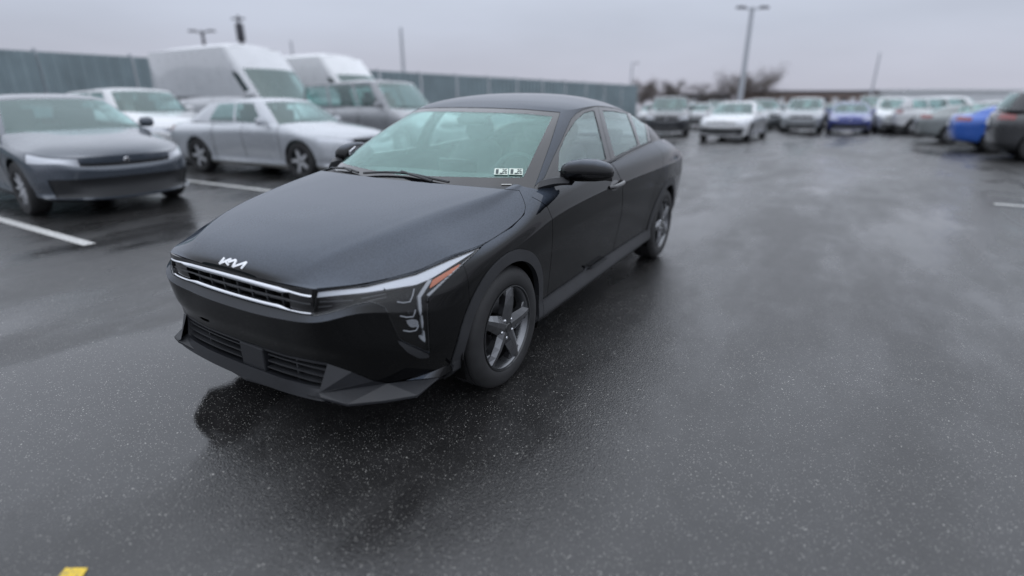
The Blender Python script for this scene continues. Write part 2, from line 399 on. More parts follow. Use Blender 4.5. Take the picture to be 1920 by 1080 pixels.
def paintmat(name, col):
    m = mat(name, col, .38); t = m.node_tree; b = t.nodes['Principled BSDF']; g = t.nodes.new('ShaderNodeNewGeometry')
    n = t.nodes.new('ShaderNodeTexNoise'); n.inputs['Scale'].default_value = 45; n.inputs['Detail'].default_value = 6; n.inputs['Roughness'].default_value = .7
    t.links.new(g.outputs['Position'], n.inputs['Vector'])
    r = t.nodes.new('ShaderNodeMapRange'); r.inputs[1].default_value = .34; r.inputs[2].default_value = .50; t.links.new(n.outputs[0], r.inputs[0])
    mx = t.nodes.new('ShaderNodeMix'); mx.data_type = 'RGBA'; t.links.new(r.outputs[0], mx.inputs['Factor']); mx.inputs[6].default_value = (.10, .10, .10, 1); mx.inputs[7].default_value = (*col, 1)
    t.links.new(mx.outputs[2], b.inputs['Base Color'])
    bn = t.nodes.new('ShaderNodeBump'); bn.inputs['Strength'].default_value = .5; bn.inputs['Distance'].default_value = .002
    t.links.new(n.outputs[0], bn.inputs['Height']); t.links.new(bn.outputs[0], b.inputs['Normal'])
paintmat('white_marking', (.62, .62, .60)); paintmat('yellow_marking', (.72, .50, .03))
rr = np.r_[np.linspace(0, 14, 15), 18, 24, 32, 45, 65, 95, 140, 220, 400]
th = np.linspace(0, 2*math.pi, 97)[:-1]
gx = CP[0]+np.outer(rr, np.cos(th)); gy = CP[1]+np.outer(rr, np.sin(th)); gz = gh(gx, gy)
GV = np.stack([gx, gy, gz], -1).reshape(-1, 3); nth = 96
GF = [(i*nth+j, (i+1)*nth+j, (i+1)*nth+(j+1) % nth, i*nth+(j+1) % nth) for i in range(len(rr)-1) for j in range(nth)]
tag(obj('ground', GV, GF, 'wet_asphalt'), 'wet dark asphalt of the parking lot', kind='structure')
def marking(name, quad, m, label, group=None):
    P = [np.array([q[0], q[1], 0]) for q in quad]; n = 14; V = []
    for i in range(n+1):
        for j in range(3):
            a = P[0]+(P[3]-P[0])*i/n; b_ = P[1]+(P[2]-P[1])*i/n; p = a+(b_-a)*j/2
            V.append((p[0], p[1], gh(p[0], p[1])+.004))
    Fs = [(i*3+j, i*3+j+1, i*3+j+4, i*3+j+3) for i in range(n) for j in range(2)]
    o = obj(name, V, Fs, m); o['kind'] = 'structure'
    o['label'] = label
    return o
def stall(x, y0, y1, label, w=.11):
    marking('stall_line', [(x-w/2, y0), (x+w/2, y0), (x+w/2, y1), (x-w/2, y1)], 'white_marking', label)

# ------------------------------------------------------------------ the black sedan (x forward, front axle at x = 0, y to its left)
RW, WB = .322, 2.72
def orient(V, T, c=(-1.4, 0, .6)):
    n = normals(V, T); return (V, T) if ((V-np.array(c))*n).sum() > 0 else (V, T[:, ::-1])
hero = empty('sedan', 'glossy black four-door sedan, wet with rain, alone in the middle of the lot', 'car')
# control rows R0..R8 (underside, rocker, ..., crease, shoulder, hood edge / belt) for columns from the nose round the left side to the tail
LOW = [
 [(.82, 0, .185), (.884, 0, .205), (.876, 0, .262), (.858, 0, .380), (.878, 0, .470), (.889, 0, .562), (.864, 0, .600), (.868, 0, .66), (.866, 0, .722)],
 [(.82, .30, .190), (.882, .30, .213), (.874, .30, .268), (.852, .30, .383), (.875, .30, .472), (.886, .30, .572), (.862, .30, .606), (.864, .30, .664), (.860, .30, .720)],
 [(.80, .51, .205), (.876, .52, .238), (.848, .508, .276), (.826, .515, .392), (.850, .52, .475), (.868, .534, .598), (.850, .50, .618), (.848, .505, .665), (.841, .509, .712)],
 [(.74, .63, .205), (.838, .645, .250), (.745, .655, .276), (.762, .665, .400), (.775, .675, .480), (.772, .68, .634), (.757, .67, .664), (.732, .662, .698), (.700, .65, .735)],
 [(.55, .74, .200), (.632, .795, .253), (.575, .772, .280), (.595, .805, .400), (.595, .812, .480), (.585, .815, .600), (.572, .805, .660), (.553, .788, .710), (.530, .76, .752)],
 [(.40, .78, .195), (.435, .842, .258), (.42, .845, .300), (.430, .872, .400), (.430, .880, .480), (.420, .885, .590), (.410, .880, .665), (.385, .864, .725), (.350, .83, .775)],
 [(.18, .80, .190), (.200, .868, .255), (.20, .888, .330), (.200, .896, .420), (.200, .902, .520), (.195, .909, .630), (.190, .908, .710), (.180, .896, .765), (.170, .86, .800)],
 [(-.12, .82, .185), (-.12, .880, .250), (-.12, .892, .330), (-.12, .899, .430), (-.12, .906, .540), (-.12, .914, .660), (-.12, .914, .750), (-.13, .902, .812), (-.14, .865, .848)],
 [(-.45, .83, .185), (-.45, .885, .250), (-.45, 0.872, .330), (-.45, 0.882, .440), (-.45, 0.899, .560), (-.45, 0.915, .700), (-.45, 0.921, .815), (-.45, .885, .900), (-.45, .815, .955)],
 [(-1.0, .83, .190), (-1.0, .885, .255), (-1.0, 0.866, .335), (-1.0, 0.876, .450), (-1.0, 0.898, .580), (-1.0, 0.917, .720), (-1.0, 0.926, .850), (-1.0, .890, .930), (-1.0, .848, .985)],
 [(-1.6, .83, .195), (-1.6, .885, .260), (-1.6, 0.864, .340), (-1.6, 0.876, .450), (-1.6, 0.899, .580), (-1.6, 0.919, .725), (-1.6, 0.928, .860), (-1.6, .892, .945), (-1.6, .838, 1.005)],
 [(-2.2, .83, .200), (-2.2, .888, .265), (-2.2, 0.876, .345), (-2.2, 0.888, .450), (-2.2, 0.905, .580), (-2.2, 0.922, .725), (-2.2, 0.930, .860), (-2.2, .892, .955), (-2.2, .815, 1.035)],
 [(-2.72, .82, .210), (-2.72, .885, .270), (-2.72, .900, .345), (-2.72, .910, .450), (-2.72, .920, .580), (-2.72, .928, .725), (-2.72, .926, .860), (-2.72, .880, .965), (-2.72, .775, 1.050)],
 [(-3.1, .78, .225), (-3.1, .845, .280), (-3.1, .865, .350), (-3.1, .880, .450), (-3.1, .888, .580), (-3.1, .898, .725), (-3.1, .890, .850), (-3.1, .835, .955), (-3.1, .720, 1.035)],
 [(-3.4, .70, .250), (-3.40, .770, .300), (-3.42, .800, .365), (-3.43, .818, .450), (-3.44, .830, .580), (-3.44, .845, .725), (-3.42, .838, .850), (-3.38, .780, .945), (-3.34, .660, 1.020)],
 [(-3.58, .56, .270), (-3.60, .63, .315), (-3.63, .665, .380), (-3.66, .685, .460), (-3.68, .705, .580), (-3.69, .725, .725), (-3.66, .720, .850), (-3.58, .660, .960), (-3.52, .54, 1.015)],
 [(-3.68, .33, .280), (-3.70, .38, .325), (-3.73, .40, .390), (-3.76, .41, .470), (-3.79, .42, .580), (-3.80, .43, .725), (-3.79, .43, .860), (-3.73, .42, .990), (-3.62, .35, 1.030)],
 [(-3.70, 0, .285), (-3.72, 0, .330), (-3.75, 0, .395), (-3.785, 0, .475), (-3.815, 0, .580), (-3.82, 0, .725), (-3.82, 0, .870), (-3.77, 0, 1.005), (-3.65, 0, 1.035)],
]
MY = (1, -1, 1)
LOW = np.array(LOW)                                   # columns x rows
HOODLINE = np.array([(593, 542), (686, 532), (780, 509), (843, 482), (903, 460), (960, 425), (983, 401)])
for c_ in (2, 3, 4, 5, 6, 7):                         # settle the hood edge on the line it follows
    for _ in range(20):
        q_ = proj(LOW[c_, 8]); t_ = np.interp(q_[0], HOODLINE[:, 0], HOODLINE[:, 1]); dz_ = (q_[1]-t_)*.0022
        LOW[c_, 8, 2] += dz_; LOW[c_, 7, 2] += dz_*.75; LOW[c_, 6, 2] += dz_*.35
def crease(rows, k, near, fr=.05):
    # rows either side of row k, close to it: a tight bend on the columns `near`, the smooth curve elsewhere
    out = []
    for c_ in range(len(rows)):
        P_ = rows[c_]; S_ = hermite(P_, 20, 0); a_, b_ = S_[20*k-int(20*fr)], S_[20*k+int(20*fr)]
        if c_ in near: a_, b_ = P_[k]+(P_[k-1]-P_[k])*fr, P_[k]+(P_[k+1]-P_[k])*fr
        out.append(np.concatenate([P_[:k], [a_, P_[k], b_], P_[k+1:]]))
    return np.array(out)
LOW0 = LOW.copy()
LOWC = crease(crease(crease(crease(LOW, 6, range(7, 14), .10), 5, range(0, 4)), 2, range(0, 6)), 1, range(0, 7))
G = hermite(LOWC, [26, 22, 22, 22, 18, 26, 30, 32, 44, 44, 44, 44, 34, 30, 26, 24, 24], 0, ghost=(MY, MY))
G = hermite(G, [6, 2, 2, 6, 2, 2, 10, 10, 11, 2, 2, 9, 3, 3, 8, 10], 1)
SV, ST = orient(*grid_tris(G))
# hood: columns from the centre line to the hood edge
HC = [(.866, .722), (.850, .757), (.760, .815), (.575, .868), (.360, .908), (.120, .943), (-.080, .970), (-.200, .988)]
HE = [tuple(LOW[2, 8]), tuple(.4*LOW[3, 8]+.6*LOW[2, 8]+np.array([.006, .012, 0])), *[tuple(LOW[k, 8]) for k in (3, 4, 5, 6, 7, 8)]]
print('HE', HE)
gy_ = [0, .015, .05, .088, .11, .16, .46, .75, 1]
CRT = [.62, .62, .63, .65, .67, .70, .76, .85]          # where the raised centre breaks to the flank, as a share of the half width
HG = []
for k, ((xc, zc), e) in enumerate(zip(HC, HE)):
    row = []; c_ = CRT[k]
    for t_, g_ in zip((0, .45*c_, .8*c_, c_-.045, c_, c_+.035, c_+.42*(1-c_), c_+.75*(1-c_), 1), gy_):
        gg = g_ if k > 2 else (t_**2 if k == 0 else (.35, .75)[k-1]*g_+(.65, .25)[k-1]*t_**2)
        row.append((xc+(e[0]-xc)*t_**2.2, e[1]*t_, zc+(e[2]-zc)*gg))
    HG.append(row)
HG = np.array(HG)
HG = hermite(HG, [14, 22, 30, 30, 32, 34, 24], 0); HG = hermite(HG, [20, 16, 8, 5, 5, 12, 12, 12], 1, ghost=(MY, None))
HV, HT = orient(*grid_tris(HG))
# greenhouse: (base, top) of each column
CAN = [((-.18, 0, .955), (-1.12, 0, 1.372)), ((-.20, .36, .952), (-1.13, .30, 1.370)), ((-.29, .64, .948), (-1.15, .49, 1.360)),
 ((-.43, .790, .948), (-1.185, .587, 1.347)), ((-.56, .835, .958), (-1.25, .632, 1.346)), ((-.90, .850, .972), (-1.36, .655, 1.356)), ((-1.30, .846, .990), (-1.57, .662, 1.364)),
 ((-1.70, .837, 1.003), (-1.85, .655, 1.350)), ((-2.10, .818, 1.022), (-2.12, .642, 1.326)), ((-2.50, .790, 1.038), (-2.42, .615, 1.288)),
 ((-2.85, .752, 1.038), (-2.70, .585, 1.240)), ((-3.12, .70, 1.025), (-2.92, .545, 1.205)), ((-3.32, .58, 1.018), (-3.03, .47, 1.205)),
 ((-3.46, .30, 1.022), (-3.10, .25, 1.215)), ((-3.50, 0, 1.025), (-3.12, 0, 1.220))]
CG = []
for i, (b_, t_) in enumerate(CAN):
    b_, t_ = np.array(b_), np.array(t_); col = []
    out = np.array([0, 1.0, 0]) if 3 < i < 11 else np.array([.35, .0, .94]) if i <= 3 else np.array([-.4, 0, .9])
    for s_ in (0, .25, .5, .75, 1):
        col.append(b_+(t_-b_)*s_+out*(4*s_*(1-s_))*(.022 if 3 < i < 11 else .024))
    CG.append(col)
CG = hermite(np.array(CG), [20, 18, 16, 16, 22, 24, 24, 24, 24, 22, 20, 18, 18, 18], 0, ghost=(MY, MY)); CG = hermite(CG, 18, 1)
CV, CT = orient(*grid_tris(CG))
# roof: centre line x edge of the greenhouse
RC = [(-1.12, 1.372), (-1.22, 1.402), (-1.40, 1.430), (-1.65, 1.446), (-1.95, 1.440), (-2.25, 1.415), (-2.55, 1.372), (-2.82, 1.312), (-3.00, 1.262), (-3.12, 1.220)]
top = CG[:, -1]
cut = np.linspace(0, 1, 10)
# edge stations: along the top line of the greenhouse from the windscreen corner to the rear glass corner
k0, k1 = 20+18+16, 20+18+16+16+22+24+24+24+24+22+20
ed = top[k0:k1+1]
LR = []
front = top[:k0+1]; rear = top[k1:][::-1]
nst = 60; nc = 40
Cl = hermite(np.array([(x, 0, z) for x, z in RC]), 20, 0)
cs = np.r_[0, np.cumsum(np.linalg.norm(np.diff(Cl, axis=0), axis=1))]; cs /= cs[-1]
es = np.r_[0, np.cumsum(np.linalg.norm(np.diff(ed, axis=0), axis=1))]; es /= es[-1]
def at(L, s, t): return np.array([np.interp(t, s, L[:, k]) for k in range(3)])
fs = np.linspace(0, 1, len(front)); rs = np.linspace(0, 1, len(rear))
RG = np.zeros((nst+1, nc+1, 3))
for i in range(nst+1):
    a = i/nst; c_ = at(Cl, cs, a); e_ = at(ed, es, a)
    for j in range(nc+1):
        t_ = j/nc
        base = c_+(e_-c_)*t_; base[2] = c_[2]+(e_[2]-c_[2])*(.45*t_**2+.55*t_**4)
        # blend to the true front and rear edges
        F_ = at(front, fs, t_)-(Cl[0]+(ed[0]-Cl[0])*np.array([t_, t_, .45*t_**2+.55*t_**4]))
        B_ = at(rear, rs, t_)-(Cl[-1]+(ed[-1]-Cl[-1])*np.array([t_, t_, .45*t_**2+.55*t_**4]))
        RG[i, j] = base+F_*max(0, 1-a*4)**2+B_*max(0, 1-(1-a)*4)**2
RV, RTt = orient(*grid_tris(RG))
def cut(piece, f, g=0.0):
    """Split (V, T) by a field function: returns the inside and what is left, with a gap of 2 g between."""
    V, T = piece
    if len(T) == 0: return piece, piece
    fv = f(V)
    return clip(V, T, fv+g), clip(V, T, -fv+g)
def inpx(poly, *cons):
    def f(V):
        r = sdf(proj(V), poly)*.0024
        for c in cons: r = np.maximum(r, c(V))
        return r
    return f
def inxz(poly, *cons):
    def f(V):
        r = sdf(V[:, [0, 2]], poly)
        for c in cons: r = np.maximum(r, c(V))
        return r
    return f
def inyz(poly, *cons):
    def f(V):
        r = sdf(V[:, [1, 2]], poly)
        for c in cons: r = np.maximum(r, c(V))
        return r
    return f
def circ(xc, r): return lambda V: np.hypot(V[:, 0]-xc, V[:, 2]-RW)-r
xgt = lambda a: (lambda V: a-V[:, 0])
xlt = lambda a: (lambda V: V[:, 0]-a)
zlt = lambda a: (lambda V: V[:, 2]-a)
def panel(name, piece, m, parent=hero, d=.014, side=None, skip=None):
    """side None: left and right welded into one part; 'lr': one part for each side."""
    out = []
    if len(piece[1]) == 0: return out
    if side is None:
        out.append(obj(name, *flange(*both(*piece), d, skip), m, parent))
    else:
        p = flange(*piece, d, skip); out.append(obj(name, *p, m, parent)); out.append(obj(name, *mirror(*p), m, parent))
    return out
def plate(name, piece, m, parent=hero, up=0.0, th=.004, side=None):
    if len(piece[1]) == 0: return []
    V, T = piece if side is not None else both(*piece)
    V, T = offset(V, T, up); p = solid(V, T, th)
    o = [obj(name, *p, m, parent)]
    if side is not None: o.append(obj(name, *mirror(*p), m, parent))
    return o
def tree(V, T): V, T = both(V, T); return BVHTree.FromPolygons(V.tolist(), T.tolist())
bvhS = tree(SV, ST); bvhC = tree(CV, CT); bvhH = tree(HV, HT)
def on(b, q, up=0.0):
    h = b.ray_cast(Vector(CP), Vector(ray(q)).normalized())
    if h[0] is None: h = b.find_nearest(Vector(bp(q, y=.8)))
    n = h[1] if h[1].dot(Vector(ray(q))) < 0 else -h[1]
    return np.array(h[0]+n*up)

# ---- inner structure that closes the gaps between panels
def inner(V, T, d): return V-normals(V, T)*d, T
IV, IT = inner(SV, ST, .022)
IV, IT = clip(IV, IT, np.maximum(.385-np.hypot(IV[:, 0], IV[:, 2]-RW), .385-np.hypot(IV[:, 0]+WB, IV[:, 2]-RW)))
IV, IT = clip(IV, IT, np.minimum(.03-(0.80-IV[:, 0]), 1)-0.0)
IV, IT = clip(IV, IT, np.minimum(IV[:, 0]-.38, .34-IV[:, 2])); obj('inner_frame', *both(IV, IT), 'void', hero)
I2 = inner(HV, HT, .02); I2 = clip(*I2, I2[0][:, 0]-.80); obj('hood_underside', *both(*I2), 'void', hero)
u = MB(); u.prism([(.78, -.5), (.78, .5), (.5, .68), (.42, .60), (-.42, .60), (-.42, .82), (-2.30, .82), (-2.30, .60), (-3.14, .60), (-3.14, .74), (-3.55, .5), (-3.55, -.5), (-3.14, -.74), (-3.14, -.60), (-2.30, -.60), (-2.30, -.82), (-.42, -.82), (-.42, -.60), (.42, -.60), (.5, -.68)], .19, .23)
u.build('underbody', 'void', hero)

# ---- outer panels
body = (SV, ST)
body = clip(*body, .352-np.hypot(body[0][:, 0]-.005, body[0][:, 2]-RW)); body = clip(*body, .352-np.hypot(body[0][:, 0]+WB, body[0][:, 2]-RW))
fa, body = cut(body, circ(.010, .412), .0008); ra, body = cut(body, circ(-WB, .418), .0008)
for pc in (fa, ra):
    for o in plate('wheel_arch_trim', pc, 'black_plastic', up=.006, th=.03, side='lr'): pass
rk, body = cut(body, inxz([(-.30, .1), (-.30, .336), (-.40, .338), (-1.2, .343), (-2.42, .352), (-2.42, .1)]), .001)
plate('rocker_trim', rk, 'black_plastic', up=.007, th=.03, side='lr')
LOWLINE = [tuple(p) for p in proj([(.858, -.3, .383), (.858, 0, .380), (.852, .30, .383), (.826, .515, .394)])]+[(660, 697), (702, 714), (727, 717.5), (823, 707.5), (858, 703)]
lowb, body = cut(body, inpx(LOWLINE+[(858, 860), (100, 860), (100, 560)], xgt(.25)), .0010)
ZT = lambda y: .722-.0385*y*y-.0005
ZB = lambda y: .600+.066*y*y
ys = np.linspace(0, .5, 11)
def band(lo, hi, y1, y0=-.2, slant=.0):
    yy = np.linspace(0, y1, 15); return [(y0, lo(0)), *[(y, lo(y)) for y in yy], *[(y+slant*(y == y1), hi(y)) for y in yy[::-1]], (y0, hi(0))]
HL = [(594, 546.5), (686, 536.5), (780, 513.5), (843, 486), (903, 462.5), (906, 460.5), (860, 504), (803, 560), (804, 600), (806.5, 663), (749, 638), (739, 616), (722, 579), (706, 569), (692, 566.5), (670, 570.5), (648, 578), (618, 587), (595, 592), (584.5, 592)]
hl, body = cut(body, inpx(HL, xgt(.02)), .0012)
grl, body = cut(body, inyz(band(lambda y: ZB(y), lambda y: .80, .497, slant=.014), xgt(.6)), .0012)
ovr, body = cut(body, lambda V: np.maximum(sdf(proj(V), [(540, 520), (593, 543.5), (686, 533), (780, 510), (843, 483), (903, 461), (960, 426), (983, 402), (986, 385), (980, 368), (974, 357), (900, 330), (500, 400)])*.0024, -.42-V[:, 0]), .0012)
FD = [(-.26, 1.2), (-.335, .96), (-.404, .872), (-.429, .759), (-.470, .45), (-.478, .28), (-1.548, .28), (-1.562, .50), (-1.556, .63), (-1.50, .80), (-1.446, .93), (-1.44, 1.2)]
RD = [(-1.552, .28), (-1.566, .50), (-1.560, .63), (-1.504, .80), (-1.450, .93), (-1.444, 1.2), (-2.56, 1.2), (-2.54, .97), (-2.47, .88), (-2.33, .74), (-2.25, .60), (-2.205, .47), (-2.19, .28)]
fdoor, body = cut(body, inxz(FD), .002); rdoor, body = cut(body, inxz(RD), .002)
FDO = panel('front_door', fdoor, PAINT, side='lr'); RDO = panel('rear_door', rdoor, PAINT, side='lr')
tl, body = cut(body, inyz([(.30, .83), (.52, .80), (.60, .56), (.70, .56), (.70, .80), (.90, .85), (.90, .93), (.60, .93), (.30, .91)], xlt(-3.30)), .0015)
rb, body = cut(body, inxz([(-5, .0), (-5, .66), (-3.30, .66), (-3.08, .52), (-3.0, .0)]), .0015)
rbl, rbu = cut(rb, zlt(.43), .001)
fend, body = cut(body, xgt(-1.0)); fb, fend = cut(fend, lambda V: np.maximum(.34-V[:, 0], -(V[:, 0]-.34)-.0), .0010)
yzero = lambda P: np.abs(P[:, 1]) < 1e-4
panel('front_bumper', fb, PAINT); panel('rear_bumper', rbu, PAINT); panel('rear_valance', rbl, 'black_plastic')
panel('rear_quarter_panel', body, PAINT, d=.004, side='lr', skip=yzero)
for i, o in enumerate(plate('taillight', tl, 'red_lamp', side='lr', th=.02)): pass
# hood and the strip of fender behind its corner
EDGE = np.array([(593.5, 541), (686, 530.5), (780, 507.5), (843, 480.5), (903, 458.5), (940, 437), (966, 418), (981, 402), (985, 388), (981, 373), (973.5, 357)])
EDGE = hermite(EDGE, 6, 0)
hood, rest = cut((HV, HT), inpx([(300, 660), (575, 660), *map(tuple, EDGE), (940, 354), (845, 346), (730, 335.8), (600, 318), (300, 318)]), .0010)
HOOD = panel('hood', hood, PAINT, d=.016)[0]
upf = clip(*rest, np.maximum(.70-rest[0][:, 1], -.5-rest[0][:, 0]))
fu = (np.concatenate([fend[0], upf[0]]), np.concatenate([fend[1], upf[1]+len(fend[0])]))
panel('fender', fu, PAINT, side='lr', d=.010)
cw = clip(*rest, np.maximum(rest[0][:, 1]-.70, rest[0][:, 0]-.2)); 
if len(cw[1]): plate('cowl', cw, 'black_plastic', up=-.012, th=.006)

# ---- greenhouse
gh_ = (CV, CT)
WSP = [(500, 420), (1000, 356), (1013, 322), (1031, 272), (1050.5, 210.5), (985, 204.8), (930, 202.6), (860, 201), (700, 197), (500, 197)]
front_only = lambda V: -1.35-V[:, 0]
ws, gh_ = cut(gh_, inpx(WSP, front_only), .0008)
CLR = [(500, 318), (660, 322), (734, 327), (800, 329.5), (900, 332), (981, 332.5), (1036, 217.5), (985, 212.5), (930, 210.5), (860, 209), (700, 205), (500, 205)]
clr, frit = cut(ws, inpx(CLR), .0)
WS = plate('windshield', clr, 'windshield_glass', up=-.002, th=.003)[0]
plate('windshield_border', frit, 'gloss_black', WS, up=-.002, th=.004)
side_only = lambda V: .50-V[:, 1]
GF_ = [(1047, 322), (1049, 284), (1060, 256), (1078, 228), (1095, 212), (1111, 207.5), (1114, 208), (1125, 250), (1136.5, 298), (1120, 304)]
GR_ = [(1130, 207.5), (1150, 208.3), (1175.5, 212.5), (1186, 240), (1196, 272), (1153.5, 294)]
GQ_ = [(1182, 214), (1207, 223.5), (1212, 245), (1215, 266.5), (1201, 272), (1192, 240)]
def win(poly, names, par):
    global gh_
    pc, gh_ = cut(gh_, inpx(poly, side_only, xlt(-.35), xgt(-2.95)), .0007)
    p = solid(*offset(*pc, -.003), .003)
    o1 = obj(names, *p, 'side_glass', par[0]); o2 = obj(names, *mirror(*p), 'side_glass', par[1])
win(GF_, 'window', FDO); win(GR_, 'window', RDO); win(GQ_, 'quarter_window', (hero, hero))
FRM = [(1000, 352), (1021, 333), (1036, 298), (1052, 265), (1070.5, 223.5), (1080, 213), (1093, 206), (1117, 199.5), (1136, 200.8), (1155, 204), (1180, 212), (1210, 223), (1216, 245), (1222, 272), (1160, 330), (1000, 380)]
frm, gh_ = cut(gh_, inpx(FRM, side_only, xlt(-.40), xgt(-3.0)), .0008)
fr1, fr2 = cut(frm, inpx([(900, 400), (1000, 100), (1121, 190), (1121.5, 202), (1132, 245), (1146, 300), (1160, 400)]), .0006)
for fr_, DD in ((fr1, FDO), (fr2, RDO)):
    p_ = solid(*fr_, .012); obj('window_frame', *p_, 'gloss_black', DD[0]); obj('window_frame', *mirror(*p_), 'gloss_black', DD[1])
rg, gh_ = cut(gh_, inyz([(-.2, 1.045), (.46, 1.045), (.40, 1.19), (-.2, 1.203)], xlt(-2.9)), .0012)
plate('rear_window', rg, 'side_glass', up=-.002, th=.003)
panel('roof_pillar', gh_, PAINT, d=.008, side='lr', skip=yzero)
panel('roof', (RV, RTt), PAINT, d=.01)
# trunk lid from the rear glass to the tail
TG = []
for k in range(25):
    a = k/24; i = len(CG)-1-int(round(a*18*2)); b_ = CG[max(i, len(CG)-46), 0]; j = len(G)-1-int(round(a*(24+24))); e_ = G[j, -1]
    TG.append([b_+(e_-b_)*s_+np.array([0, 0, .012*math.sin(math.pi*s_)]) for s_ in np.linspace(-.05, 1, 14)])
TG = np.array(TG); V_, T_ = orient(*grid_tris(TG))
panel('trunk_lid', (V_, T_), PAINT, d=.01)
# belt strip between door and glass
BT = hermite(np.array([on(bvhC, q, .004) for q in ((1052, 321), (1090, 317), (1135, 306.5), (1180, 284), (1219, 266))]), 6, 0)
for sgn in (1, -1):
    MB().tube(BT*np.array([1, sgn, 1]), .008, 6).build('belt_trim', 'black_plastic', hero, True)
# seams on the roof edge and down the A-pillar
RS = [on(bvhC, q, .0015) for q in ((1000, 351), (1010, 330), (1030, 276), (1049, 214))]

# ---- headlights
for sgn in (1, -1):
    ref = (lambda P: P) if sgn == 1 else (lambda P: mirror(*P))
    base = solid(*offset(*hl, -.030), .004); H = obj('headlight', *ref(base), 'lamp_inner', hero)
    def sub(nm, poly, m, d, th=.006):
        pc = clip(*hl, inpx(poly)(hl[0]))
        if len(pc[1]): obj(nm, *ref(solid(*offset(*pc, d), th)), m, H)
    rim = clip(*hl, -(inpx(HL)(hl[0])+.0045)); obj('bezel', *ref(solid(*offset(*rim, -.002), .026)), 'gloss_black', H)
    sub('light_bar', [(592, 548), (686, 538), (780, 515), (843, 487.5), (899, 464.5), (868, 485), (808, 522), (780, 533.5), (686, 547.5), (589.5, 559)], 'drl', -.005, .02)
    sub('light_bar', [(803, 524), (783.5, 555.5), (786.5, 580), (791, 603), (794.5, 632), (784.5, 632.5), (799.5, 645), (797, 623), (793, 590), (790, 558), (812, 523)], 'drl_dim', -.006, .02)
    sub('turn_signal', [(812, 524), (866, 492), (857.5, 504.5), (804, 543)], 'amber', -.006, .02)
    sub('light_bar', [(802, 558), (903.5, 462.5), (901, 463), (801, 552.5)], 'drl_dim', -.004, .01)
    sub('reflector', [(762, 604), (775, 601), (788, 603), (787, 616), (772, 617)], 'satin_chrome', -.018, .006)
    sub('reflector', [(764, 552), (774, 545), (779, 541), (777, 560), (767, 563)], 'rim_dark', -.022, .006)
    sub('reflector', [(766, 583), (780, 580), (778, 592), (768, 592)], 'rim_dark', -.022, .006)
    for pl in ([(746, 566), (758, 568), (771, 566), (776, 552), (778, 540)], [(752, 594.5), (764, 597), (777, 596), (780, 588), (781, 581)], [(758, 622), (770, 624), (782, 622), (785.5, 617), (787, 611)]):
        P = np.array([on(bvhS, q, -.014) for q in pl])*np.array([1, sgn, 1]); MB().tube(P, .0026, 6).build('lamp_hook', 'drl_dim', H, True)
    for pl in ([(596, 569), (628, 566), (660, 562)], [(594, 579), (606, 577.5), (620, 575.5)], [(676, 558), (700, 553), (724, 549)], [(690, 563), (708, 559), (726, 555.5)]):
        P = np.array([on(bvhS, q, -.016) for q in pl])*np.array([1, sgn, 1]); MB().tube(P, .0032, 6).build('lamp_fin', 'black_plastic', H, True)
    obj('lens', *ref(offset(*hl, -.0005)), 'lens', H)
fin = clip(*fb, inpx([(740, 636), (752, 641), (805, 665), (803, 671), (785, 671), (765, 661)])(fb[0]))
if len(fin[1]): plate('lamp_lower_trim', fin, 'black_plastic', up=.004, th=.008, side='lr')

# ---- grille
GR = plate('grille', grl, 'void', up=-.065, th=.004)[0]
def gpart(nm, poly, m, d, th=.008, par=None):
    pc = clip(*grl, inyz(poly)(grl[0]))
    if len(pc[1]): return plate(nm, pc, m, par or GR, up=d, th=th)
def hstep(h0, h1, a, b): return lambda y: h0+(h1-h0)*min(1, max(0, (y-a)/(b-a)))
ht, hb = hstep(.025, .010, .33, .385), hstep(.018, .007, .30, .36)
gpart('grille_surround', band(lambda y: ZT(y)-.010, lambda y: .8, .512), 'gloss_black', -.001, .02)
def fx(y, z):                                     # front face of the nose at (y, z)
    h = bvhS.ray_cast(Vector((3, y, z)), Vector((-1, 0, 0))); return h[0].x if h[0] else .85
for zc_, hf, y1 in ((lambda y: ZT(y)-.0115-ht(abs(y))/2, ht, .500), (lambda y: ZB(y)+.002+hb(abs(y))/2, hb, .490)):
    V = []; yy = np.linspace(-y1, y1, 81)
    for y in yy:
        z = zc_(y); h = hf(abs(y)); x = fx(abs(y), z)
        for dx, dz in ((-.012, -.5), (.001, -.48), (.006, -.25), (.005, .05), (.0, .35), (-.006, .5), (-.014, .5)): V.append((x+dx*min(1, h/.016), y, z+dz*h))
    MB().add(V, [(7*i+k, 7*i+(k+1) % 7, 7*i+7+(k+1) % 7, 7*i+7+k) for i in range(80) for k in range(7)]+[tuple(range(7)), tuple(560+k for k in range(7))]).build('chrome_strip', 'chrome', GR, True)
so_ = hstep(0, 1, .33, .36)
for sgn in (1, -1):
    pc = clip(*grl, inyz([(.335, .5), (.37, .66), (.345, .8), (.53, .8), (.53, .5)])(grl[0])); pc = clip(*pc, np.maximum(pc[0][:, 2]-(.722-.0385*pc[0][:, 1]**2-.022), (.6+.066*pc[0][:, 1]**2+.011)-pc[0][:, 2]))
    p = solid(*offset(*pc, -.010), .02); obj('grille_blank', *(p if sgn == 1 else mirror(*p)), 'gloss_black', GR)
for fr, dd in ((.44, -.004), ):
    P = []
    for y in np.linspace(-.485, .485, 41):
        z = ZB(y)+(ZT(y)-ZB(y))*fr; P.append((fx(abs(y), z)+dd-.006, y, z))
    MB().tube(P, .0045, 6).build('grille_bar', 'dark_plastic', GR, True)
for fr in (.26, .62):
    P = []
    for y in np.linspace(-.34, .34, 31):
        z = ZB(y)+(ZT(y)-ZB(y))*fr; P.append((fx(abs(y), z)-.032, y, z))
    MB().tube(P, .005, 6).build('grille_bar', 'black_plastic', GR, True)
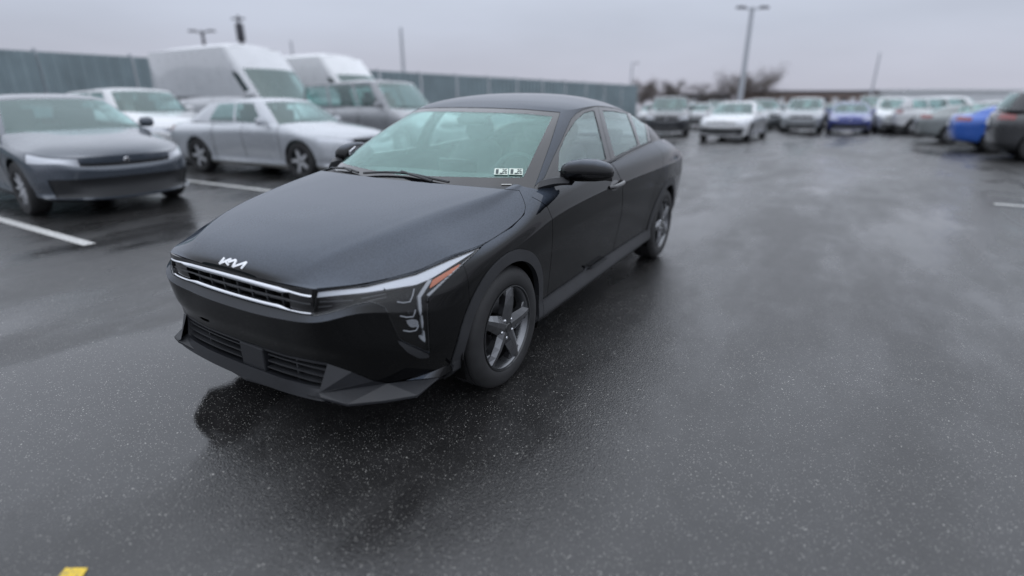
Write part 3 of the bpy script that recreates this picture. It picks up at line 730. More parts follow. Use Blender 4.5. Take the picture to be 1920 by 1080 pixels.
for y in np.linspace(-.30, .30, 7):
    x = fx(abs(y), .65); MB().box((x-.04, y, .655), (.03, .010, .085)).build('grille_divider', 'black_plastic', GR)

# ---- lower bumper with its two intakes
INT = [(-.2, .268), (0, .268), (.30, .274), (.500, .288), (.510, .384), (.30, .374), (0, .371), (-.2, .371)]
itk, lowb = cut(lowb, inyz(INT, xgt(.6)), .0)
lowc = clip(*lowb, np.maximum(lowb[0][:, 1]-.520, .6-lowb[0][:, 0]))
LB = panel('lower_bumper', lowc, 'dark_plastic', d=.05)[0]
rear_c = clip(*lowb, lowb[0][:, 0]-.50)
plate('bumper_return', rear_c, 'dark_plastic', LB, up=0, th=.02, side='lr')
# faceted corners: a forward face, a ridge and a flat shelf that ends in the lip
K1 = np.array((.828, .517, .393)); KM = on(bvhS, (660, 697), .002); K2 = on(bvhS, (701, 714), .002); K6 = on(bvhS, (727, 718), .003); K5 = on(bvhS, (822, 708.5), .003)
K3 = np.array((.884, .508, .279)); KE = bp((602, 745), x=.890); K4 = np.array((.852, .638, .250)); K8 = bp((722, 751), z=.243); K7 = bp((782, 741), z=.243)
dn = np.array([0, 0, -.011]); bk = np.array([-.05, -.04, -.03])
KV = [K1, KM, K2, K3, K6, K4, KE, K5, K7, K8]; KL = [KE+dn, K4+dn, K8+dn, K7+dn, K5+dn*.4, np.array((.46, .70, .215)), np.array((.72, .50, .205))]
KF = [(0, 3, 1), (3, 2, 1), (3, 6, 5), (3, 5, 4, 2), (4, 5, 9), (4, 9, 8), (4, 8, 7), (6, 10, 11, 5), (5, 11, 12, 9), (9, 12, 13, 8), (8, 13, 14, 7), (10, 16, 15, 14, 13, 12, 11)]
for s_ in (1, -1):
    MB().add([(v[0], v[1]*s_, v[2]) for v in KV+KL], KF).build('bumper_corner', 'dark_plastic', LB, bevel=.0012)
LO = [(.886, 0, .204), tuple(bp((530, 728), z=.213)), tuple(KE)]
LO = hermite(np.array(LO), 8, 0); V = []
for k, p in enumerate(LO): V += [p, p+np.array([-.05, 0, .020]), p+np.array([-.05, 0, -.004]), p+np.array([0, 0, -.011])]
for s_ in (1, -1):
    MB().add([(v[0], v[1]*s_, v[2]) for v in V], [(4*i+k, 4*i+(k+1) % 4, 4*i+4+(k+1) % 4, 4*i+4+k) for i in range(len(LO)-1) for k in range(4)]+[tuple(len(V)-4+k for k in range(4))]).build('splitter', 'dark_plastic', LB)
IB = plate('intake', itk, 'void', up=-.10, th=.004)[0]
for z_, d_, y1 in ((.293, 0, .502), (.322, .0, .505), (.351, 0, .507)):
    for s_, (ya, yb) in ((1, (.15, y1)), (-1, (.04, y1))):
        ysl = np.linspace(ya, yb, 19); V = []
        for y in ysl:
            zz = z_+.03*y*y+(.010 if y > .40 else .010*max(0, (y-.30)/.10))*0; x = fx(y, zz)-.020-.012*(1 if y > .31 else 0)*0
            for dx, dz in ((.010, .0028), (.010, -.0035), (-.05, -.010), (-.05, -.003)): V.append((x+dx, s_*y, zz+dz))
        Fs = [(i*4+k, i*4+(k+1) % 4, i*4+4+(k+1) % 4, i*4+4+k) for i in range(len(ysl)-1) for k in range(4)]+[(0, 1, 2, 3), tuple(len(V)-4+k for k in range(4))]
        MB().add(V, Fs).build('intake_slat', 'black_plastic', IB)
for s_ in (1, -1):
    for y0, y1 in ((.335, .520),):
        V = []; n_ = 10
        for k in range(n_+1):
            y = y0+(y1-y0)*k/n_
            for z in (.255, .40): V.append((fx(y, z)-.055, s_*y, z))
        MB().add(V, [(2*k, 2*k+2, 2*k+3, 2*k+1) for k in range(n_)]).build('intake_blank', 'black_plastic', IB)
    MB().box((.80, s_*.325, .325), (.07, .010, .11)).build('intake_divider', 'black_plastic', IB)
MB().box((.842, .055, .322), (.05, .165, .112)).build('sensor_cover', 'dark_plastic', IB, bevel=.006)

# ---- badge: the maker's letters on the nose of the hood (slanted strokes joined in one line)
MATS['badge'] = MATS['badge']
BADGE = [[(411, 490.5), (419.5, 484), (424.5, 483.2), (419, 488.5), (430.5, 485.2), (437.5, 485.6), (426, 490.8), (431.5, 497.3), (427, 498.2), (419.8, 492.6), (416, 496.2), (412.2, 495.4), (414.2, 491.3)],
         [(437.5, 485.6), (446, 488), (443.4, 494.3), (459, 491), (466.8, 492.2), (456, 505), (450.2, 503.2), (455.6, 497.2), (438.2, 502.6), (433.6, 501), (439, 490.6), (431, 493.5)]]
from mathutils.geometry import tessellate_polygon
bv, bf = [], []
# strokes drawn on the hood surface: thick polyline quads
STK = [[(412.5, 494.5), (421.5, 484.2)], [(413.0, 494.4), (434.0, 486.0)], [(423.3, 490.3), (429.3, 497.3)],
       [(437.3, 500.2), (443.6, 488.4)], [(443.6, 488.4), (438.2, 500.8)], [(438.0, 500.4), (463.2, 492.2)], [(463.2, 492.0), (453.6, 503.4)], [(429.0, 492.0), (443.2, 487.6)]]
mb = MB()
for a_, b_ in STK:
    a_, b_ = np.array(a_), np.array(b_); t_ = (b_-a_)/np.linalg.norm(b_-a_); n_ = np.array([-t_[1], t_[0]])*1.75
    n_ = n_*1.0; k_ = 6
    V = []
    for k in range(k_+1):
        c_ = a_-t_*.6+(b_-a_+t_*1.2)*k/k_
        for s_ in (-1, 1): V += [on(bvhH, c_+n_*s_, .0035), on(bvhH, c_+n_*s_, -.001)]
    Fs = []
    for k in range(k_):
        i = 4*k; Fs += [(i, i+2, i+6, i+4), (i, i+4, i+5, i+1), (i+2, i+3, i+7, i+6)]
    Fs += [(0, 1, 3, 2), (4*k_, 4*k_+2, 4*k_+3, 4*k_+1)]
    mb.add(V, Fs)
mb.build('badge', 'badge', HOOD)

# ---- wheels
def make_wheel(side):
    R_ = RW; w = .205
    root = bpy.data.objects.new('wheel', None); COL.objects.link(root); root.parent = hero
    hw = w/2
    prof = [(.217, -hw+.012), (.224, -hw+.002), (.258, -hw-.007), (.290, -hw-.003), (.308, -hw+.010), (.3185, -hw+.026)]
    for g0 in (-.055, -.019, .019, .055): prof += [(R_-.0005, g0-.0055), (R_-.009, g0-.004), (R_-.009, g0+.004), (R_-.0005, g0+.0055)]
    prof += [(.3185, hw-.026), (.308, hw-.010), (.290, hw+.003), (.258, hw+.008), (.236, hw+.004), (.224, hw-.002), (.217, hw-.012)]
    MB().lathe(prof, 96).build('tyre', 'rubber', root, True)
    rim = MB().lathe([(.217, hw-.012), (.2235, hw-.002), (.2235, hw+.003), (.218, hw+.004), (.214, hw-.004), (.208, hw-.020), (.201, hw-.045), (.193, 0), (.198, -hw+.01), (.217, -hw+.012)], 96).build('rim', 'rim_lip', root, True)
    # five faceted spokes: broad at the hub, one raised ridge, pointed at the rim
    for k in range(5):
        a = math.radians(90+10+72*k); u_ = np.array([math.cos(a), math.sin(a)]); v_ = np.array([-u_[1], u_[0]])
        def P(r, t, h): q = u_*r+v_*t; return (q[0], hw+h, q[1])
        st = [(.030, .052, .000, -.040), (.075, .049, .004, -.046), (.125, .043, .008, -.050), (.172, .036, .006, -.052), (.214, .026, .000, -.056)]
        V = []
        for r, t, h, bk in st: V += [P(r, -t, h-.018), P(r, -t*.25, h), P(r, t*.25, h), P(r, t, h-.018), P(r, t*.8, bk), P(r, -t*.8, bk)]
        Fs = [(6*i+j, 6*i+(j+1) % 6, 6*i+6+(j+1) % 6, 6*i+6+j) for i in range(4) for j in range(6)]+[tuple(range(6)), tuple(24+j for j in range(6))]
        MB().add(V, Fs).build('spoke', 'rim_dark' , rim)
        # machined strip along one flank of the spoke
        V = []
        for r, t, h, bk in st[1:]: V += [P(r, t*.30, h+.0008), P(r, t*1.02, h-.0172)]
        V2 = [tuple(np.array(p)+np.array([0, -.003, 0])) for p in V]
        Fs = [(2*i, 2*i+1, 2*i+3, 2*i+2) for i in range(3)]+[(8+2*i, 8+2*i+2, 8+2*i+3, 8+2*i+1) for i in range(3)]+[(0, 2, 10, 8), (2, 4, 12, 10), (4, 6, 14, 12), (1, 9, 11, 3), (3, 11, 13, 5), (5, 13, 15, 7), (0, 8, 9, 1), (6, 7, 15, 14)]
        MB().add(V+V2, Fs).build('spoke_face', 'rim_face', rim)
        # gusset that widens the spoke into the rim on both sides
        for s_ in (-1, 1):
            q = [P(.158, s_*.026, -.016), P(.214, s_*.016, -.012), P(.207, s_*.056, -.018), P(.187, s_*.050, -.024)]
            qb = [(x_, y_-.032, z_) for x_, y_, z_ in q]
            MB().add(q+qb, [(0, 1, 2, 3), (7, 6, 5, 4), (0, 4, 5, 1), (1, 5, 6, 2), (2, 6, 7, 3), (3, 7, 4, 0)]).build('spoke_gusset', 'rim_dark', rim)
    MB().lathe([(.213, hw-.006), (.205, hw-.016), (.196, hw-.042), (.192, hw-.06)], 64).build('rim_step', 'rim_face', rim, True)
    MB().lathe([(.0, hw-.002), (.030, hw-.002), (.033, hw-.008), (.070, hw-.016), (.076, hw-.030), (.076, hw-.06), (0, hw-.06)], 40).build('hub', 'rim_dark', rim, True)
    MB().lathe([(0, hw+.002), (.022, hw+.001), (.027, hw-.004), (.027, hw-.012)], 32).build('centre_cap', 'gloss_black', rim, True)
    for k in range(5):
        a = math.radians(90+46+72*k); c = (math.cos(a)*.052, 0, math.sin(a)*.052)
        MB().lathe([(0, hw+.000), (.007, hw-.001), (.0095, hw-.005), (.0105, hw-.03)], 12, c=c).build('lug_nut', 'chrome', rim, True)
    MB().lathe([(.06, .0), (.14, .0), (.14, -.022), (.06, -.022)], 48, closed=True).build('brake_disc', 'disc', root, True)
    V = []
    a0, a1 = (math.radians(150), math.radians(205))
    for k in range(9):
        a = a0+(a1-a0)*k/8
        for r, h in ((.105, .03), (.155, .03), (.162, .0), (.155, -.05), (.105, -.05)): V.append((math.cos(a)*r*-1, h, math.sin(a)*r))
    MB().add(V, [(5*k+j, 5*k+(j+1) % 5, 5*k+5+(j+1) % 5, 5*k+5+j) for k in range(8) for j in range(5)]+[(0, 1, 2, 3, 4), (40, 41, 42, 43, 44)]).build('caliper', 'caliper', root)
    return root
def copy_tree(o, parent):
    c = o.copy(); COL.objects.link(c); c.parent = parent
    for ch in list(o.children): copy_tree(ch, c)
    return c
w0 = make_wheel(1); ws_ = [w0]+[copy_tree(w0, hero) for _ in range(3)]
for w_, (x, y) in zip(ws_, ((0, 1), (-WB, 1), (0, -1), (-WB, -1))):
    w_.location = (x, y*.792, RW); w_.rotation_euler = (0, 0 if x == 0 else .5, 0 if y > 0 else math.pi)
for x in (0, -WB):                                  # dark liners above the wheels
    for s_ in (1, -1):
        V = []
        for k in range(25):
            a = math.pi*(-.12+1.24*k/24)
            for y in (.50, .875): V.append((x+.372*math.cos(a), s_*y, RW+.372*math.sin(a)))
        c0 = len(V); V.append((x, s_*.50, RW))
        MB().add(V, [(2*k, 2*k+1, 2*k+3, 2*k+2) for k in range(24)]+[(2*k, 2*k+2, c0) for k in range(24)]).build('wheel_liner', 'void', hero)

# ---- mirrors (the right one is folded against its door)
for s_ in (1, -1):
    M_ = None
    prof = []
    # cap: cross sections from the inner end to the outer tip
    secs = [(.872, .045, .030, 1.020), (.885, .070, .048, 1.030), (.93, .088, .064, 1.038), (1.00, .092, .069, 1.044), (1.07, .086, .064, 1.045), (1.125, .066, .050, 1.042), (1.152, .038, .028, 1.039), (1.158, .010, .008, 1.038)]
    V = []
    n_ = 24
    for y, dx, dz, zc in secs:
        for k in range(n_):
            a = 2*math.pi*k/n_; ca, sa = math.cos(a), math.sin(a)
            px_ = math.copysign(abs(ca)**.75, ca)*dx; pz_ = math.copysign(abs(sa)**.72, sa)*dz
            V.append((-.640+px_*(1.0 if px_ > 0 else .55)-.10*(y-.88), s_*y, zc+pz_*(1.0 if pz_ > 0 else .80)))
    Fs = [(i*n_+k, i*n_+(k+1) % n_, (i+1)*n_+(k+1) % n_, (i+1)*n_+k) for i in range(len(secs)-1) for k in range(n_)]+[tuple(range(n_)), tuple((len(secs)-1)*n_+k for k in range(n_))]
    M_ = MB().add(V, Fs).build('door_mirror', PAINT, hero, 2)
    if s_ < 0:
        pv = Vector((-.60, -.885, 0)); M_.matrix_local = Matrix.Translation(pv)@Matrix.Rotation(math.radians(-82), 4, 'Z')@Matrix.Translation(-pv)
    V = []
    for i in range(1, 7):
        y, dx, dz, zc = secs[i]
        for k in range(9):
            a = math.radians(-75+k*150/8); ca = abs(math.cos(a))**.75
            zz = zc-.012-.018*(k/8-.5)*2-.012
            V.append((-.640+dx*1.02*min(1, (max(0, 1-((zz-zc)/(dz*.83))**2))**.42)-.10*(y-.88)+.0015, s_*y, zz))
    MB().add(V, [(9*i+k, 9*i+k+1, 9*i+10+k, 9*i+9+k) for i in range(5) for k in range(8)]).build('mirror_band', 'gloss_black', M_, True)
    V = []
    for t_ in np.linspace(0, 1, 7):
        p = np.array([-.52-.10*t_, .815+.12*t_, .975+.012*t_+.010*math.sin(t_*3)]); h_ = .030-.006*t_; d_ = .085-.045*t_
        for dx, dz in ((d_, -.3), (d_*.6, .8), (0, 1), (-d_*.6, .8), (-d_, -.3), (0, -1)): V.append((p[0]+dx, s_*p[1], p[2]+dz*h_))
    MB().add(V, [(6*i+k, 6*i+(k+1) % 6, 6*i+6+(k+1) % 6, 6*i+6+k) for i in range(6) for k in range(6)]+[(0, 1, 2, 3, 4, 5)]).build('mirror_arm', 'black_plastic', hero if s_ < 0 else M_, True)
    V = [(-.690+.0-.10*(y-.88), s_*y, z) for y, z in ((.89, 1.0), (.93, .99), (1.10, 1.0), (1.13, 1.04), (1.09, 1.085), (.95, 1.09), (.89, 1.06))]
    MB().add(V+[(x-.012, y, z) for x, y, z in V], [tuple(range(7)), tuple(range(13, 6, -1))]+[(k, (k+1) % 7, 7+(k+1) % 7, 7+k) for k in range(7)]).build('mirror_glass', 'chrome', M_)

# ---- door handles (front doors; the rear ones are hidden in the window frame)
for s_, D in ((1, FDO[0]), (-1, FDO[1])):
    ysurf = lambda x, z: bvhS.ray_cast(Vector((x, 2, z)), Vector((0, -1, 0)))[0].y
    P = [(x, s_*(ysurf(x, z)+dy), z) for x, z, dy in ((-1.24, .862, .000), (-1.262, .864, .022), (-1.30, .867, .030), (-1.37, .870, .032), (-1.43, .872, .028), (-1.46, .874, .014), (-1.475, .874, .0))]
    MB().tube(hermite(np.array(P), 5, 0), .0135, 8).build('door_handle', 'gloss_black', D, True)
    V = []
    for k in range(17):
        a = 2*math.pi*k/16; x, z = -1.345+.085*math.cos(a), .862+.034*math.sin(a); V.append((x, s_*(ysurf(x, z)+.0008), z))
    V.append((-1.345, s_*(ysurf(-1.345, .862)+.0004), .862))
    MB().add(V, [(k, k+1, 17) for k in range(16)]).build('handle_pocket', 'gloss_black', D)

# ---- wipers
def wiper(pts, arm, b=bvhC):
    P = [on(bvhC, q, .014) for q in pts]; w_ = MB().tube(hermite(np.array(P), 4, 0), .0075, 6).build('wiper', 'black_plastic', hero, True)
    A = [on(bvhC, q, .020) for q in arm]; MB().tube(A, .007, 6).build('wiper_arm', 'black_plastic', w_, True)
wiper([(684, 328), (725, 326.5), (765, 329), (805, 337), (843, 345)], [(755, 327), (775, 333), (812, 345)])
wiper([(627, 318.5), (640, 318.5), (655, 320), (674, 327)], [(648, 319), (662, 326)])

# ---- inspection stickers on the windscreen and the number plate slot at its foot
def decal(nm, q, m, par, up, b=bvhC):
    V = [on(b, p, up) for p in q]; V2 = [on(b, p, up-.0012) for p in q]; n = len(q)
    return MB().add(V+V2, [tuple(range(n)), tuple(range(2*n-1, n-1, -1))]+[(k, (k+1) % n, n+(k+1) % n, n+k) for k in range(n)]).build(nm, m, par)
def qd(x0, y0, x1, y1, sk=0): return [(x0+sk, y0), (x1+sk, y0), (x1, y1), (x0, y1)]
for x0 in (926.5, 954.0):
    s1 = decal('sticker', [(x0+1.2, 316.8), (x0+26.5, 317.4), (x0+25.6, 329), (x0, 328.4)], 'sticker', WS, .0045)
    decal('sticker_block', qd(x0+3, 318.8, x0+8, 327.2, .8), 'sticker_ink', s1, .006)
    decal('sticker_block', qd(x0+10.5, 325.4, x0+15.5, 327.6, .2), 'sticker_ink', s1, .006)
    # the year 26
    for dg, xo in (('2', 15.8), ('6', 20.4)):
        S = dict(a=(0, 0, 3.6, 1), b=(2.6, 0, 3.6, 4.2), c=(2.6, 3.6, 3.6, 8), d=(0, 7, 3.6, 8), e=(0, 3.6, 1, 8), f=(0, 0, 1, 4.2), g=(0, 3.5, 3.6, 4.5))
        for ch in {'2': 'abged', '6': 'afgedc'}[dg]:
            u0, v0, u1, v1 = S[ch]; decal('sticker_digit', qd(x0+xo+u0, 318.9+v0, x0+xo+u1, 318.9+v1, .1), 'sticker_ink', s1, .006)
decal('vin_plate', qd(940, 345.6, 959, 347.2), 'interior_light', WS, .003)
V = [(-1.10-.10*0, y, 0) for y in (0,)]
cv = []
for (y, t_) in ((-.15, .985), (.15, .985), (.11, .90), (.05, .86), (-.05, .86), (-.11, .90)):
    x = -.18+(-1.12+.18)*t_; h = bvhC.ray_cast(Vector((x, abs(y), 3)), Vector((0, 0, -1)))[0]; cv.append((x, y, h.z-.008))
MB().add(cv+[(x, y, z-.03) for x, y, z in cv], [tuple(range(6)), tuple(range(11, 5, -1))]+[(k, (k+1) % 6, 6+(k+1) % 6, 6+k) for k in range(6)]).build('camera_housing', 'gloss_black', WS)

# ---- interior
def blob(nm, secs, m, par, n=20, pw=.6):
    """Superelliptic loft: (centre, half x, half y, axis z)."""
    V = []
    for c, a_, b_ in secs:
        for k in range(n):
            t_ = 2*math.pi*k/n; ca, sa = math.cos(t_), math.sin(t_)
            V.append((c[0]+math.copysign(abs(ca)**pw, ca)*a_, c[1]+math.copysign(abs(sa)**pw, sa)*b_, c[2]))
    Fs = [(i*n+k, i*n+(k+1) % n, (i+1)*n+(k+1) % n, (i+1)*n+k) for i in range(len(secs)-1) for k in range(n)]+[tuple(range(n)), tuple((len(secs)-1)*n+k for k in range(n))]
    return MB().add(V, Fs).build(nm, m, par, True)
DV = []
for x, z in ((-.28, .925), (-.50, .955), (-.72, .965), (-.80, .945), (-.83, .88), (-.80, .70), (-.78, .5)):
    for y in np.linspace(-.74, .74, 13): DV.append((x, y, z+(.014*math.exp(-((y-.37)/.16)**2) if -.85 < x < -.4 else 0)-.02*(abs(y)/.74)**4))
MB().add(DV, [(13*i+j, 13*i+j+1, 13*i+14+j, 13*i+13+j) for i in range(6) for j in range(12)]).build('dashboard', 'interior', hero, True)
MB().box((-.82, .0, .98), (.02, .30, .11)).build('screen', 'gloss_black', hero, bevel=.005)
SWr = MB()
ring = [(-.93+.185*math.sin(.42)*math.sin(t_)*-1, .37+.185*math.cos(t_), .90+.185*math.cos(.42)*math.sin(t_)) for t_ in np.linspace(0, 2*math.pi, 37)]
SW = MB().tube(ring, .016, 8, False).build('steering_wheel', 'interior', hero, True)
MB().box((-.925, .37, .895), (.05, .13, .11)).build('steering_hub', 'interior', SW, bevel=.01)
MB().box((-.925, .37, .91), (.02, .33, .03)).build('steering_spoke', 'interior', SW, bevel=.004)
for y in (.37, -.37):
    S_ = blob('seat', [((-1.20, y, .38), .24, .25), ((-1.20, y, .48), .26, .265), ((-1.21, y, .55), .24, .25)], 'seat', hero)
    blob('seat_back', [((-1.46, y, .52), .09, .24), ((-1.50, y, .70), .085, .26), ((-1.56, y, .92), .07, .25), ((-1.61, y, 1.05), .055, .20), ((-1.625, y, 1.09), .03, .14)], 'seat', S_)
    blob('headrest', [((-1.63, y, 1.09), .04, .08), ((-1.64, y, 1.13), .055, .125), ((-1.65, y, 1.22), .05, .12), ((-1.655, y, 1.26), .025, .08)], 'seat', S_)
RS_ = blob('rear_seat', [((-2.15, 0, .40), .25, .64), ((-2.15, 0, .52), .26, .66)], 'seat', hero, 28, .5)
blob('seat_back', [((-2.42, 0, .50), .08, .64), ((-2.50, 0, .80), .08, .64), ((-2.57, 0, 1.02), .06, .60)], 'seat', RS_, 28, .5)
for y in (.38, -.38): blob('headrest', [((-2.58, y, 1.03), .04, .10), ((-2.60, y, 1.08), .05, .12), ((-2.62, y, 1.14), .04, .11)], 'seat', RS_)
MB().box((-1.55, 0, .30), (2.6, 1.5, .04)).build('cabin_floor', 'interior', hero)
hl_ = RG[:, :, :].copy(); hl_[:, :, 2] -= .03; hl_[:, :, 1] *= .97
obj('headliner', *both(*[q for q in grid_tris(hl_[4:-4:3, ::4])]), 'interior_light', hero)
V = [(-.92, 0, 1.27)]
blob('rear_view_mirror', [((-1.00, 0, 1.245), .012, .10), ((-1.00, 0, 1.275), .02, .125), ((-1.00, 0, 1.30), .012, .11)], 'gloss_black', hero)
MB().box((-2.95, 0, 1.0), (.7, 1.15, .02)).build('parcel_shelf', 'interior', hero)
# rear plate
MB().box((-3.83, 0, .80), (.012, .31, .155)).build('number_plate', 'interior_light', hero)

# ------------------------------------------------------------------ painted lines
for x, ln in ((-.20, 'white bay line on the left, in front of the dark grey sedan'), (-3.20, 'white bay line between the dark grey and the silver sedan')):
    stall(x, -4.19, -9.4, ln)
stall(-7.64, 4.12, 9.4, 'short white bay line at the right edge of the lot')
q_ = [gp(q) for q in ((124, 1066), (166, 1066), (146, 1096), (98, 1096))]
tag(marking('yellow_marking', [(p[0], p[1]) for p in q_], 'yellow_marking', 'yellow painted mark at the bottom left of the near asphalt'))

# ------------------------------------------------------------------ other vehicles
mat('pale_rocker', (.40, .395, .375), .5); mat('bg_trim', (.015, .016, .018), .45); mat('bg_cabin', (.035, .037, .04), .8); mat('bg_rubber', (.018, .018, .019), .7)
mat('bg_rim', (.50, .51, .53), .4, .3); mat('bg_lamp', (.50, .52, .56), .15, .2, .8, .02); mat('bg_plate', (.6, .62, .64), .5)
def paint(name, c, metal=.0): return mat(name, c, .30, metal, 1.0, .05, var=(3, .05))
def mapx(x, fo, wb, ro): return np.where(x > 0, x*fo/.889, np.where(x > -2.72, x*wb/2.72, -wb+(x+2.72)*ro/1.10))
def bg_car(name, label, cat, pos, head, pm, T, group=None, glassm='bg_glass', rear_red=True):
    """T: fo front overhang, wb wheelbase, ro rear overhang, hw half width scale, kz height of the lower body, canopy dict."""
    z0 = gh(pos[0], pos[1])
    # lie on the slope of the lot
    e = .5; gxn = (gh(pos[0]+e, pos[1])-gh(pos[0]-e, pos[1]))/(2*e); gyn = (gh(pos[0], pos[1]+e)-gh(pos[0], pos[1]-e))/(2*e)
    o = empty(name, label, cat, (pos[0], pos[1], z0), 0, group)
    n = Vector((-gxn, -gyn, 1)).normalized(); f_ = Vector((math.cos(head), math.sin(head), 0)); f_ = (f_-n*f_.dot(n)).normalized(); l_ = n.cross(f_)
    o.rotation_euler = Matrix((f_, l_, n)).transposed().to_euler()
    fo, wb, ro, ky, kz, rw = T['fo'], T['wb'], T['ro'], T['ky'], T['kz'], T.get('rw', .33)
    L = LOW.copy(); L[..., 0] = mapx(L[..., 0], fo, wb, ro); L[..., 1] *= ky; L[..., 2] = .20+(L[..., 2]-.20)*kz
    if T.get('nose'): L[:8, 6:, 2] += T['nose']*np.linspace(1, .3, 8)[:, None]
    if T.get('belt') is not None:                       # level the belt line at a given height from the doors back
        k = np.clip((-.1*wb/2.72-L[..., 0])/(.35), 0, 1); w_ = np.linspace(0, 1, 9)**1.5
        L[..., 2] += k*w_[None]*(T['belt']-L[:, 8:9, 2])
    n1, n2 = [5, 4, 4, 4, 4, 5, 6, 7, 8, 8, 8, 8, 7, 6, 5, 4, 4], [2, 2, 3, 3, 3, 2, 3, 3]
    c1 = np.r_[0, np.cumsum(n1)]; c2 = np.r_[0, np.cumsum(n2)]
    Gg = hermite(hermite(L, n1, 0, ghost=(MY, MY)), n2, 1)
    ni, nj = Gg.shape[0]-1, Gg.shape[1]-1
    used = np.zeros((ni, nj), bool)
    def cells(mask, Ga):
        V = Ga.reshape(-1, 3); w = Ga.shape[1]; ii, jj = np.nonzero(mask); a = ii*w+jj
        q = np.stack([a, a+w, a+w+1, a+1], 1); Tt = np.concatenate([q[:, [0, 1, 2]], q[:, [0, 2, 3]]])
        return compact(V, Tt) if len(Tt) else (V[:0], Tt)
    def region(i0, i1, j0, j1):
        m_ = np.zeros((ni, nj), bool); m_[i0:i1, j0:j1] = True; return m_
    OR = lambda P: orient(*P, c=(-wb/2, 0, .6*kz))
    def dbl(nm, P, m, par=o, up=.0):
        if not len(P[1]): return
        P = OR(P)
        if up: P = offset(*P, up)
        obj(nm, *P, m, par); obj(nm, *mirror(*P), m, par)
    def one(nm, P, m, par=o, up=0.0):
        if not len(P[1]): return
        P = both(*OR(P)); P = offset(*P, up) if up else P
        return obj(nm, *P, m, par)
    lamp = region(c1[2], c1[T.get('lamp', 5)], c2[6]-(1 if T.get('tall_lamp') else 0), c2[8]-1); gril = region(0, c1[2], c2[6]+0, c2[8]-1 if not T.get('slim') else c2[7]-1); itk_ = region(0, c1[T.get('itkw', 3)]-1, c2[1]+1, c2[T.get('itkh', 3)])
    tail_ = region(c1[14], c1[16]-1, c2[6], c2[7])
    used |= lamp | gril | itk_ | tail_
    cladr = region(0, ni, 0, c2[T.get('clad', 1)]) & ~used
    P = cells(~used & ~cladr, Gg)
    hole = lambda P, r: clip(*clip(*P, r-np.hypot(P[0][:, 0], P[0][:, 2]-rw)), 0) if 0 else P
    def arch(P):
        P = clip(*P, rw+.045-np.hypot(P[0][:, 0], P[0][:, 2]-rw)); return clip(*P, rw+.045-np.hypot(P[0][:, 0]+wb, P[0][:, 2]-rw))
    one('body', arch(P), pm); one('lower_trim', arch(cells(cladr, Gg)), T.get('cladm', 'bg_trim'))
    dbl('headlight', cells(lamp, Gg), 'bg_lamp', up=-.004); one('grille', cells(gril, Gg), 'bg_trim', up=-.01); one('intake', cells(itk_, Gg), 'bg_trim', up=-.01)
    dbl('taillight', cells(tail_, Gg), 'red_lamp', up=.002)
    # hood
    HC_ = np.array([(mapx(np.array(x), fo, wb, ro), 0, .20+(z-.20)*kz) for x, z in HC], float)
    ed_ = np.concatenate([Gg[c1[2]:c1[8]+1:3, -1]]); ce = hermite(HC_, 4, 0); s1 = np.linspace(0, 1, len(ce)); s2 = np.linspace(0, 1, len(ed_))
    if T.get('nose'): ce[:, 2] += T['nose']*np.linspace(1, .6, len(ce))
    if T.get('hoodlift') is not None: ce[:, 2] += T['hoodlift']*np.linspace(0, 1, len(ce)); 
    K = []
    for a in np.linspace(0, 1, 18):
        c_ = np.array([np.interp(a, s1, ce[:, k]) for k in range(3)]); e_ = np.array([np.interp(a, s2, ed_[:, k]) for k in range(3)])
        K.append([(c_[0]+(e_[0]-c_[0])*t_**2.2, e_[1]*t_, c_[2]+(e_[2]-c_[2])*(.4*t_**2+.6*t_**5)) for t_ in np.linspace(0, 1, 9)])
    P = OR(grid_tris(np.array(K))); obj('hood', *both(*P), pm, o)
    # greenhouse
    cn = T['can']; xb, zb, xh, zr, xrt, xrb, zrb = cn['cowl'], cn['zb'], cn['head'], cn['roof'], cn['rtop'], cn['rbase'], cn['zrb']
    yb, yt = .845*ky, cn.get('yt', .62)*ky; yr = cn.get('yr', .66)*ky; bl = T.get('belt') or (.20+(.985-.20)*kz)
    zt = zr-cn.get('crown', .075); zrt = cn.get('zrt', zt)
    cols = [((xb, 0, zb), (xh, 0, zt+.03)), ((xb-.03, .4*ky, zb), (xh-.01, .33*ky, zt+.025)), ((xb-.14, .68*ky, zb), (xh-.04, .52*ky, zt+.012)), ((xb-.26, .80*ky, zb), (xh-.08, yt-.02, zt)), ((xb-.42, yb, zb+.01), (xh-.17, yt+.035, zt))]
    ns = 7
    xs0, xs1 = xb-.65, xrb+.45; xt0, xt1 = xh-.30, xrt+.10
    for k in range(ns):
        a = k/(ns-1); cols.append(((xs0+(xs1-xs0)*a, yb-(yb-yr-.08)*max(0, a-.6)/.4, bl+(zrb-bl)*a-.015), (xt0+(xt1-xt0)*a, yt+.045-(yt-yr+.12)*.5*max(0, a-.6)/.4, zt+(zrt-zt)*a**2)))
    cols += [((xrb+.14, yr*.98, zrb), (xrt-.02, yr*.80, zrt)), ((xrb, .35*ky, zrb), (xrt-.06, .30*ky, zrt+.015)), ((xrb-.02, 0, zrb), (xrt-.07, 0, zrt+.02))]
    CC = []
    for i, (b_, t_) in enumerate(cols):
        b_, t_ = np.array(b_), np.array(t_); out = np.array([0, 1., 0]) if 3 < i < 12 else np.array([.4, 0, .9]) if i <= 3 else np.array([-.4, 0, .9])
        CC.append([b_+(t_-b_)*s_+out*4*s_*(1-s_)*.02 for s_ in (0, .25, .5, .75, 1)])
    CC = np.array(CC); nn = 5
    Cg = hermite(hermite(CC, nn, 0, ghost=(MY, MY)), 3, 1)
    mi, mj = Cg.shape[0]-1, Cg.shape[1]-1; um = np.zeros((mi, mj), bool)
